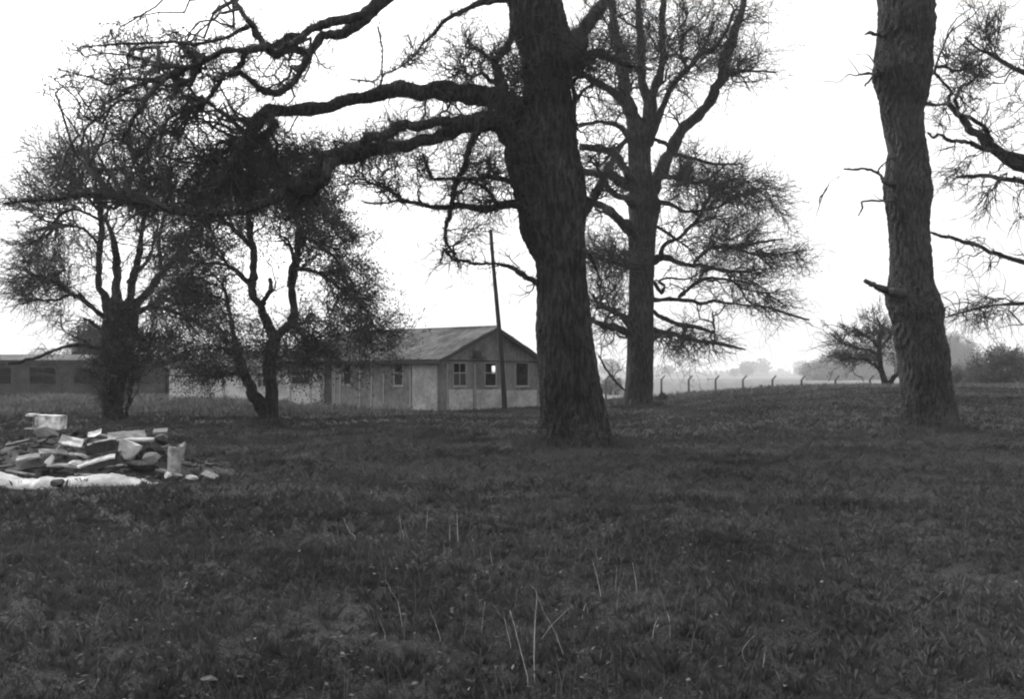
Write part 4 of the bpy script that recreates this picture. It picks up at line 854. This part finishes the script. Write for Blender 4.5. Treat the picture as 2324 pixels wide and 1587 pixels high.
board('board', 'short pale board at the left edge, low on the heap', 'board', 40, 1043, 96, 1035, 15.5, 15.6, .14, .03, 'wood_pale', .35)
board('board', 'dark board lying behind the short pale board at the left edge', 'board', 55, 1060, 112, 1052, 15.5, 15.5, .2, .05, 'rubble_dark', .6)
board('board', 'grey board crossing the lower left of the heap', 'board', 110, 1056, 190, 1062, 15.45, 15.5, .1, .03, 'wood_pale', .2)
board('board', 'thin lath sticking up beside the curled white sheet', 'board', 128, 1024, 140, 1012, 15.7, 15.75, .03, .015, 'wood_pale')
def lump(name, label, cat, x, y, D, r, mat, seed):
    p = P(x, y, D); v, f = chunk(np.random.default_rng(seed), p, r); m_ = MB(); m_.add(v, f, False); return tag(m_.build(name, M[mat], origin=p), label, cat)
lump('concrete_block', 'large pale broken block right of the thick timber', 'block', 294, 1018, 15.95, (.22, .15, .15), 'plaster', 1)
lump('concrete_block', 'grey broken lump low in the middle of the heap', 'block', 320, 1055, 15.7, (.25, .16, .1), 'rubble', 2)
lump('concrete_block', 'grey lump near the crest at the right end of the heap', 'block', 368, 996, 16.3, (.15, .13, .1), 'rubble', 3)
lump('concrete_block', 'dark lump standing in for a shaded hollow between the pale block and the stump', 'block', 352, 1024, 16.0, (.12, .12, .13), 'rubble_dark', 4)  # solid dark lump added for the shade of a hollow
lump('concrete_block', 'pale pointed lump right of the large pale block', 'block', 343, 1046, 15.7, (.13, .1, .1), 'concrete', 5)
lump('stone', 'small pale stone at the right toe of the heap, nearest the white bank', 'stone', 381, 1078, 15.2, (.055, .05, .05), 'plaster', 6)
lump('stone', 'flat pale stone further right in front of the heap', 'stone', 432, 1086, 14.95, (.085, .06, .035), 'plaster', 7)
lump('stone', 'small grey stone between the two pale stones', 'stone', 402, 1080, 15.1, (.08, .06, .04), 'concrete', 8)
lump('stone', 'dark lump sunk in the front of the white bank', 'stone', 130, 1098, 14.75, (.08, .08, .07), 'rubble_dark', 9)
lump('sack', 'pale crumpled sack under the sloping white plank', 'sack', 176, 1053, 15.45, (.13, .08, .055), 'plaster', 10)
lump('stone', 'pale rough lump at the far left of the heap below the cabinet', 'stone', 108, 985, 16.6, (.2, .16, .09), 'concrete', 12)
lump('stone', 'pale lump standing at the lower left among the boards', 'stone', 115, 1046, 15.5, (.07, .06, .09), 'plaster', 13)
lump('stone', 'black round lump behind the white bank at the left', 'stone', 110, 1070, 15.6, (.13, .1, .09), 'rubble_dark', 14)  # dark lump filling an unidentified round dark spot
board('board', 'leaning pale board lying alone at the right end of the heap', 'board', 462, 1074, 492, 1086, 15.3, 15.0, .1, .025, 'concrete', .6)
# ragged stump
p = P(394, 1056, 15.6); m_ = MB(); rg = np.random.default_rng(8); kk, nn = 18, 9
an = np.arange(kk)*2*math.pi/kk; rad = .12*(1 + .15*np.sin(3*an) + rg.normal(size=kk)*.05); top = .3 + .03*np.cos(an) + rg.uniform(-.02, .02, kk); v = []
for j in range(nn):
    t_ = j/(nn-1)
    for i_ in range(kk): v.append([p[0] + rad[i_]*(.75+.35*t_)*math.cos(an[i_]) + .05*t_, p[1] + rad[i_]*(.8+.2*t_)*math.sin(an[i_]), p[2] - .12 + t_*(top[i_]+.12) + (0 if j < nn-1 else rg.normal()*.02)])
for i_ in range(kk): v.append([p[0] + .05, p[1], p[2] + .27])
i = np.arange(nn)[:, None]*kk; j = np.arange(kk)[None]; m_.add(v, np.stack([i+j, i+(j+1) % kk, i+kk+(j+1) % kk, i+kk+j], -1).reshape(-1, 4), False)
tag(m_.build('tree_stump', M['wood_pale'], origin=p), 'ragged pale upright stump at the right end of the heap', 'stump')

# ------------------------------------------------------------------ grass, litter, stalks
rng = np.random.default_rng(9)
gm = MB()
def blades(mb, n, d0, d1, h0, h1, wd, lean=.5, xr=(-.62, .62), sel=None, pw=2):
    y = (d0**pw + rng.uniform(size=n)*(d1**pw - d0**pw))**(1/pw); x = rng.uniform(xr[0], xr[1], n)*y
    cl = np.sin(x*2.1 + 1.7*np.sin(y*1.3)) + np.sin(y*2.7 + 1.1*np.sin(x*1.9)) + .7*np.sin(x*5.3 + y*4.1)
    if sel is not None: k_ = sel(x, y); x, y, cl = x[k_], y[k_], cl[k_]
    n = len(x)
    z = hgt(x, y) - .01; h = rng.uniform(h0, h1, n)*(1 + .10*cl); h = np.clip(h, .02, None)
    a_ = rng.uniform(0, 6.28, n); w_ = wd*rng.uniform(.6, 1.4, n)
    b = np.stack([x, y, z], 1); s = np.stack([np.cos(a_), np.sin(a_), 0*a_], 1)*w_[:, None]*.5
    l = rng.normal(size=(n, 2))*lean*h[:, None]; tip = b + np.stack([l[:, 0], l[:, 1], h], 1); mid = b + np.stack([l[:, 0]*.3, l[:, 1]*.3, h*.6], 1)
    v = np.stack([b-s, b+s, mid+s*.8, tip, mid-s*.8], 1).reshape(-1, 3)
    mb.add(v, np.arange(5*n).reshape(-1, 5), False)
blades(gm, 230000, 3.4, 10, .02, .05, .0042, .7)
blades(gm, 190000, 9, 26, .03, .075, .010, .7)
blades(gm, 130000, 24, 62, .05, .12, .026, .6)
def tufts(mb, n, d0, d1, h0, h1, wd, per):
    y = np.sqrt(rng.uniform(d0**2, d1**2, n)); x = rng.uniform(-.6, .6, n)*y
    x = np.repeat(x, per); y = np.repeat(y, per); N = n*per; h = np.repeat(rng.uniform(h0, h1, n), per)*rng.uniform(.5, 1.1, N)
    a_ = rng.uniform(0, 6.28, N); rr = rng.uniform(0, 1, N)*h*.35; x = x + np.cos(a_)*rr; y = y + np.sin(a_)*rr
    b = np.stack([x, y, hgt(x, y) - .01], 1); l = np.stack([np.cos(a_), np.sin(a_)], 1)*(rng.uniform(.1, .8, N)*h)[:, None]
    s = np.stack([-np.sin(a_), np.cos(a_), 0*a_], 1)*wd*.5; mid = b + np.stack([l[:, 0]*.35, l[:, 1]*.35, h*.65], 1); tip = b + np.stack([l[:, 0], l[:, 1], h*.9], 1)
    mb.add(np.stack([b-s, b+s, mid+s*.8, tip, mid-s*.8], 1).reshape(-1, 3), np.arange(5*N).reshape(-1, 5), False)
tufts(gm, 5000, 3.6, 13, .05, .12, .004, 14)
tufts(gm, 6000, 12, 40, .07, .17, .011, 10)
for (bx, by, br, nn_) in ((rA.location.x, rA.location.y, .85, 420), (P(2113, 985, 26)[0], 26, .75, 380), (P(1450, 925, 46)[0], 46, .7, 260), (P(608, 958, 33)[0], 33, .35, 160), (P(1147, 936, 43.3)[0], 43.3, .15, 60)):
    a_ = rng.uniform(0, 6.28, nn_); rr = br*(.85 + rng.exponential(.22, nn_)); x = np.repeat(bx + np.cos(a_)*rr, 8) + rng.normal(size=nn_*8)*.03; y = np.repeat(by + np.sin(a_)*rr, 8) + rng.normal(size=nn_*8)*.03; N = nn_*8
    h = rng.uniform(.08, .26, N); b = np.stack([x, y, hgt(x, y) - .01], 1); l = rng.normal(size=(N, 2))*.3*h[:, None]; th_ = rng.uniform(0, 6.28, N); s = np.stack([np.cos(th_), np.sin(th_), 0*th_], 1)*.0035*(1 + by/25)
    mid = b + np.stack([l[:, 0]*.35, l[:, 1]*.35, h*.65], 1); tip = b + np.stack([l[:, 0], l[:, 1], h], 1)
    gm.add(np.stack([b-s, b+s, mid+s*.8, tip, mid-s*.8], 1).reshape(-1, 3), np.arange(5*N).reshape(-1, 5), False)
tag(gm.build('grass', M['grass']), 'short dark rough grass covering the ground', 'grass', kind='stuff')
dm = MB()
tall = lambda x, y: ((x < -3.4 + .0*y) & (y > 34) & (rng.uniform(size=len(x)) < np.clip(.25 + .5*np.sin(x*.8 + y*.5), .05, 1)))
blades(dm, 60000, 38, 74, .15, .42, .035, .45, xr=(-.58, .12), sel=lambda x, y: rng.uniform(size=len(x)) < np.clip((-x-2)/10, 0, 1)*np.clip(.5 + .5*np.sin(x*.9 + y*.6), .08, 1))
blades(dm, 9000, 48, 60, .12, .3, .03, .45, xr=(.1, .6))
blades(dm, 1500, 4, 24, .05, .13, .003, .4)
n = 1100; y = rng.uniform(4.6, 14, n); x = rng.normal(.0, .2, n)*y; b = np.stack([x, y, hgt(x, y) - .01], 1); h = rng.uniform(.08, .26, n)
l = rng.normal(size=(n, 2))*.22*h[:, None]; q1 = b + np.stack([l[:, 0]*.3, l[:, 1]*.3, h*.55], 1); q2 = b + np.stack([l[:, 0], l[:, 1], h], 1)
dm.tubes(np.stack([b, q1, q2], 1), np.tile(np.array([[.0016, .0013, .0007]]), (n, 1)), 3)
tag(dm.build('dry_grass', M['dry_grass']), 'long pale dry grass in drifts before the huts', 'grass', kind='stuff')
lt = MB(); n = 2600; y = rng.uniform(3.6, 18, n)**1.0; y = np.sqrt(rng.uniform(3.6**2, 16**2, n)); x = rng.uniform(-.6, .6, n)*y
k_ = rng.uniform(size=n) < np.clip(.75 - x/y*1.3, .12, 1); x, y = x[k_], y[k_]; n = len(x)
c = np.stack([x, y, hgt(x, y) + rng.uniform(.02, .05, n)], 1); u = rng.normal(size=(n, 3))*[1, 1, .35]; u = unit(u); q = unit(np.cross(u, [0, 0, 1] + rng.normal(size=(n, 3))*.35)); s = rng.uniform(.008, .022, n)[:, None]
lt.add(np.stack([c-u*s, c-q*s*.6, c+u*s, c+q*s*.6 + [0, 0, .006]], 1), np.arange(4*n).reshape(-1, 4), False)
n = 1500; y = rng.uniform(4.3, 8.5, n); x = rng.uniform(-.56, .1, n)*y; c = np.stack([x, y, hgt(x, y) + rng.uniform(.02, .05, n)], 1)
a_ = rng.normal(.35, .5, n); u = np.stack([np.cos(a_), np.sin(a_), rng.normal(size=n)*.2], 1); q = unit(np.cross(u, [0, 0, 1.] + rng.normal(size=(n, 3))*.35)); s = rng.uniform(.01, .032, n)[:, None]
lt.add(np.stack([c-u*s, c-q*s*.3, c+u*s, c+q*s*.3 + [0, 0, .006]], 1), np.arange(4*n).reshape(-1, 4), False)
n = 190; y = np.sqrt(rng.uniform(25, 26**2, n)); x = rng.uniform(-.5, .5, n)*y; c = np.stack([x, y, hgt(x, y) + .04], 1); a_ = rng.uniform(0, 6.28, n); L = rng.uniform(.04, .13, n)[:, None]; d_ = np.stack([np.cos(a_), np.sin(a_), rng.normal(size=n)*.1], 1)
lt.tubes(np.stack([c - d_*L, c + rng.normal(size=(n, 3))*.015, c + d_*L], 1), np.tile(np.array([[.0028, .0028, .0015]]), (n, 1)), 3)
tag(lt.build('leaf_litter', M['litter']), 'pale dead leaves and fallen twigs scattered over the near grass', 'leaf litter', kind='stuff')
def S(u, v): return (785.4 + u*.338, 1099.6 + v*.338)
stalks = [('tallest pale bent stalk in the foreground, leaning left to its tip',[(1220,1300),(1180,1150),(1130,950),(1100,850)],1.5),
 ('tall bright upright stalk beside the tallest bent one, forked at its tip',[(1265,1285),(1262,1150),(1268,950),(1280,740),(1250,690)],1.7),
 ('faint stalk left of the two tall foreground stalks',[(1105,1080),(1080,980),(1060,880)],1.1),
 ('thin dull stalk arching away right of the tall pair',[(1480,1200),(1400,990),(1330,860),(1280,740)],.8),
 ('curved bright stalk right of centre, highest of its cluster',[(1715,780),(1690,640),(1650,500)],1.2),
 ('short leaning stalk below the curved bright one',[(1580,930),(1592,860),(1610,800)],1.2),
 ('stubby bright stalk bent over near the short leaning one',[(1715,1030),(1695,990),(1680,960)],1.4),
 ('bright curved stalk to the right of the centre cluster',[(1957,770),(1945,650),(1925,530)],1.2),
 ('short faint stalk just left of the bright curved one',[(1908,760),(1903,680)],.9),
 ('thin upright stalk between two curved bright ones',[(1808,750),(1812,650),(1817,560)],.8),
 ('arched stalk leaning right, left of a matching pair at the right',[(2050,1100),(2070,960),(2100,890)],1.0),
 ('arched stalk leaning left, right of a matching pair at the right',[(2178,1080),(2172,930),(2155,850)],1.0),
 ('lone thin stalk above the tall pair, set back',[(985,555),(975,500),(963,430)],.8),
 ('leaning stalk in the left foreground, low down',[(632,1030),(605,950),(578,880)],1.0),
 ('bent stalk at the left of the foreground, with kinked top',[(375,940),(350,800),(310,730)],1.0),
 ('short kinked stalk above the bent one at the left',[(300,750),(295,700),(260,640)],1.0),
 ('left upright of a pair of pale stems further back',[(697,375),(697,260)],1.0),
 ('right upright of a pair of pale stems further back',[(752,380),(748,290),(744,190)],1.2),
 ('single upright stem well back, left of the pale pair',[(540,295),(550,150)],.9),
 ('faint stem well back at the left of the single upright',[(385,340),(365,270),(360,200)],.8),
 ('curved pale stem furthest left among the set-back stems',[(60,350),(25,320),(0,270),(-15,230)],1.1),
 ('faint upright stalk between the left stalks and the tall pair',[(910,1000),(918,900),(932,790)],.8),
 ('thin low stalk at the lower left of the stalks',[(262,1005),(240,950),(220,895)],.8),
 ('dull stalk slanting right from between the tall stalks',[(1300,1060),(1380,950),(1450,880),(1515,820)],.8)]
def stalk(label, pts, hw):
    yb = pts[0][1]; D = gdist(yb); b = P(pts[0][0], yb, D); g0 = float(hgt(b[0], b[1]))
    q = catmull(np.array([(p_[0], p_[1], 0) for p_ in pts]), 5); c = np.array([P(x, y, D + .0*j + .12*(yb - y)/F*D*math.sin(x)) for j, (x, y, _) in enumerate(q)])
    c = np.vstack([[b[0], b[1], g0 - .02], c]); r = np.linspace(hw, hw*.45, len(c))/F*D*.62
    m_ = MB(); m_.tubes(c, r, 5); return tag(m_.build('dry_stalk', M['stalk'], origin=(b[0], b[1], g0)), label, 'grass stalk', 'dry stalks in the foreground grass')
for lb, ps, hw in stalks: stalk(lb, [S(*q) for q in ps], hw)
def S2(u, v): return (1538.6 + u*.338, 1099.6 + v*.338)
stalk('straight stem at the lower right that the looped stem springs from', [S2(*q) for q in [(556,1320),(575,1200),(590,1090)]], 1.0)
stalk('looped bright stem curling round at the lower right', [S2(*q) for q in [(572,1222),(535,1224),(500,1222),(450,1190),(432,1130),(455,1080),(510,1020)]], 1.1)
lump('stone', 'small pale stone lying in the grass behind the curved stalks', 'stone', 1270, 1305, gdist(1308), (.055, .04, .02), 'concrete', 21)
lump('stone', 'flat pale stone at the bottom edge, left of centre', 'stone', 474, 1542, gdist(1546), (.045, .035, .012), 'rubble', 22)

# ------------------------------------------------------------------ air
m = bpy.data.materials.new('haze'); m.use_nodes = True; n = m.node_tree; n.nodes.clear()
o_ = n.nodes.new('ShaderNodeOutputMaterial'); pv = n.nodes.new('ShaderNodeVolumePrincipled')
pv.inputs['Color'].default_value = (.97, .97, .97, 1); pv.inputs['Density'].default_value = .0005; pv.inputs['Anisotropy'].default_value = .0
n.links.new(pv.outputs[0], o_.inputs['Volume'])
hzb = MB(); hzb.box((-3700, -120, -2.2), (3700, 4500, 34)); ho = hzb.build('haze', m); tag(ho, kind='stuff')
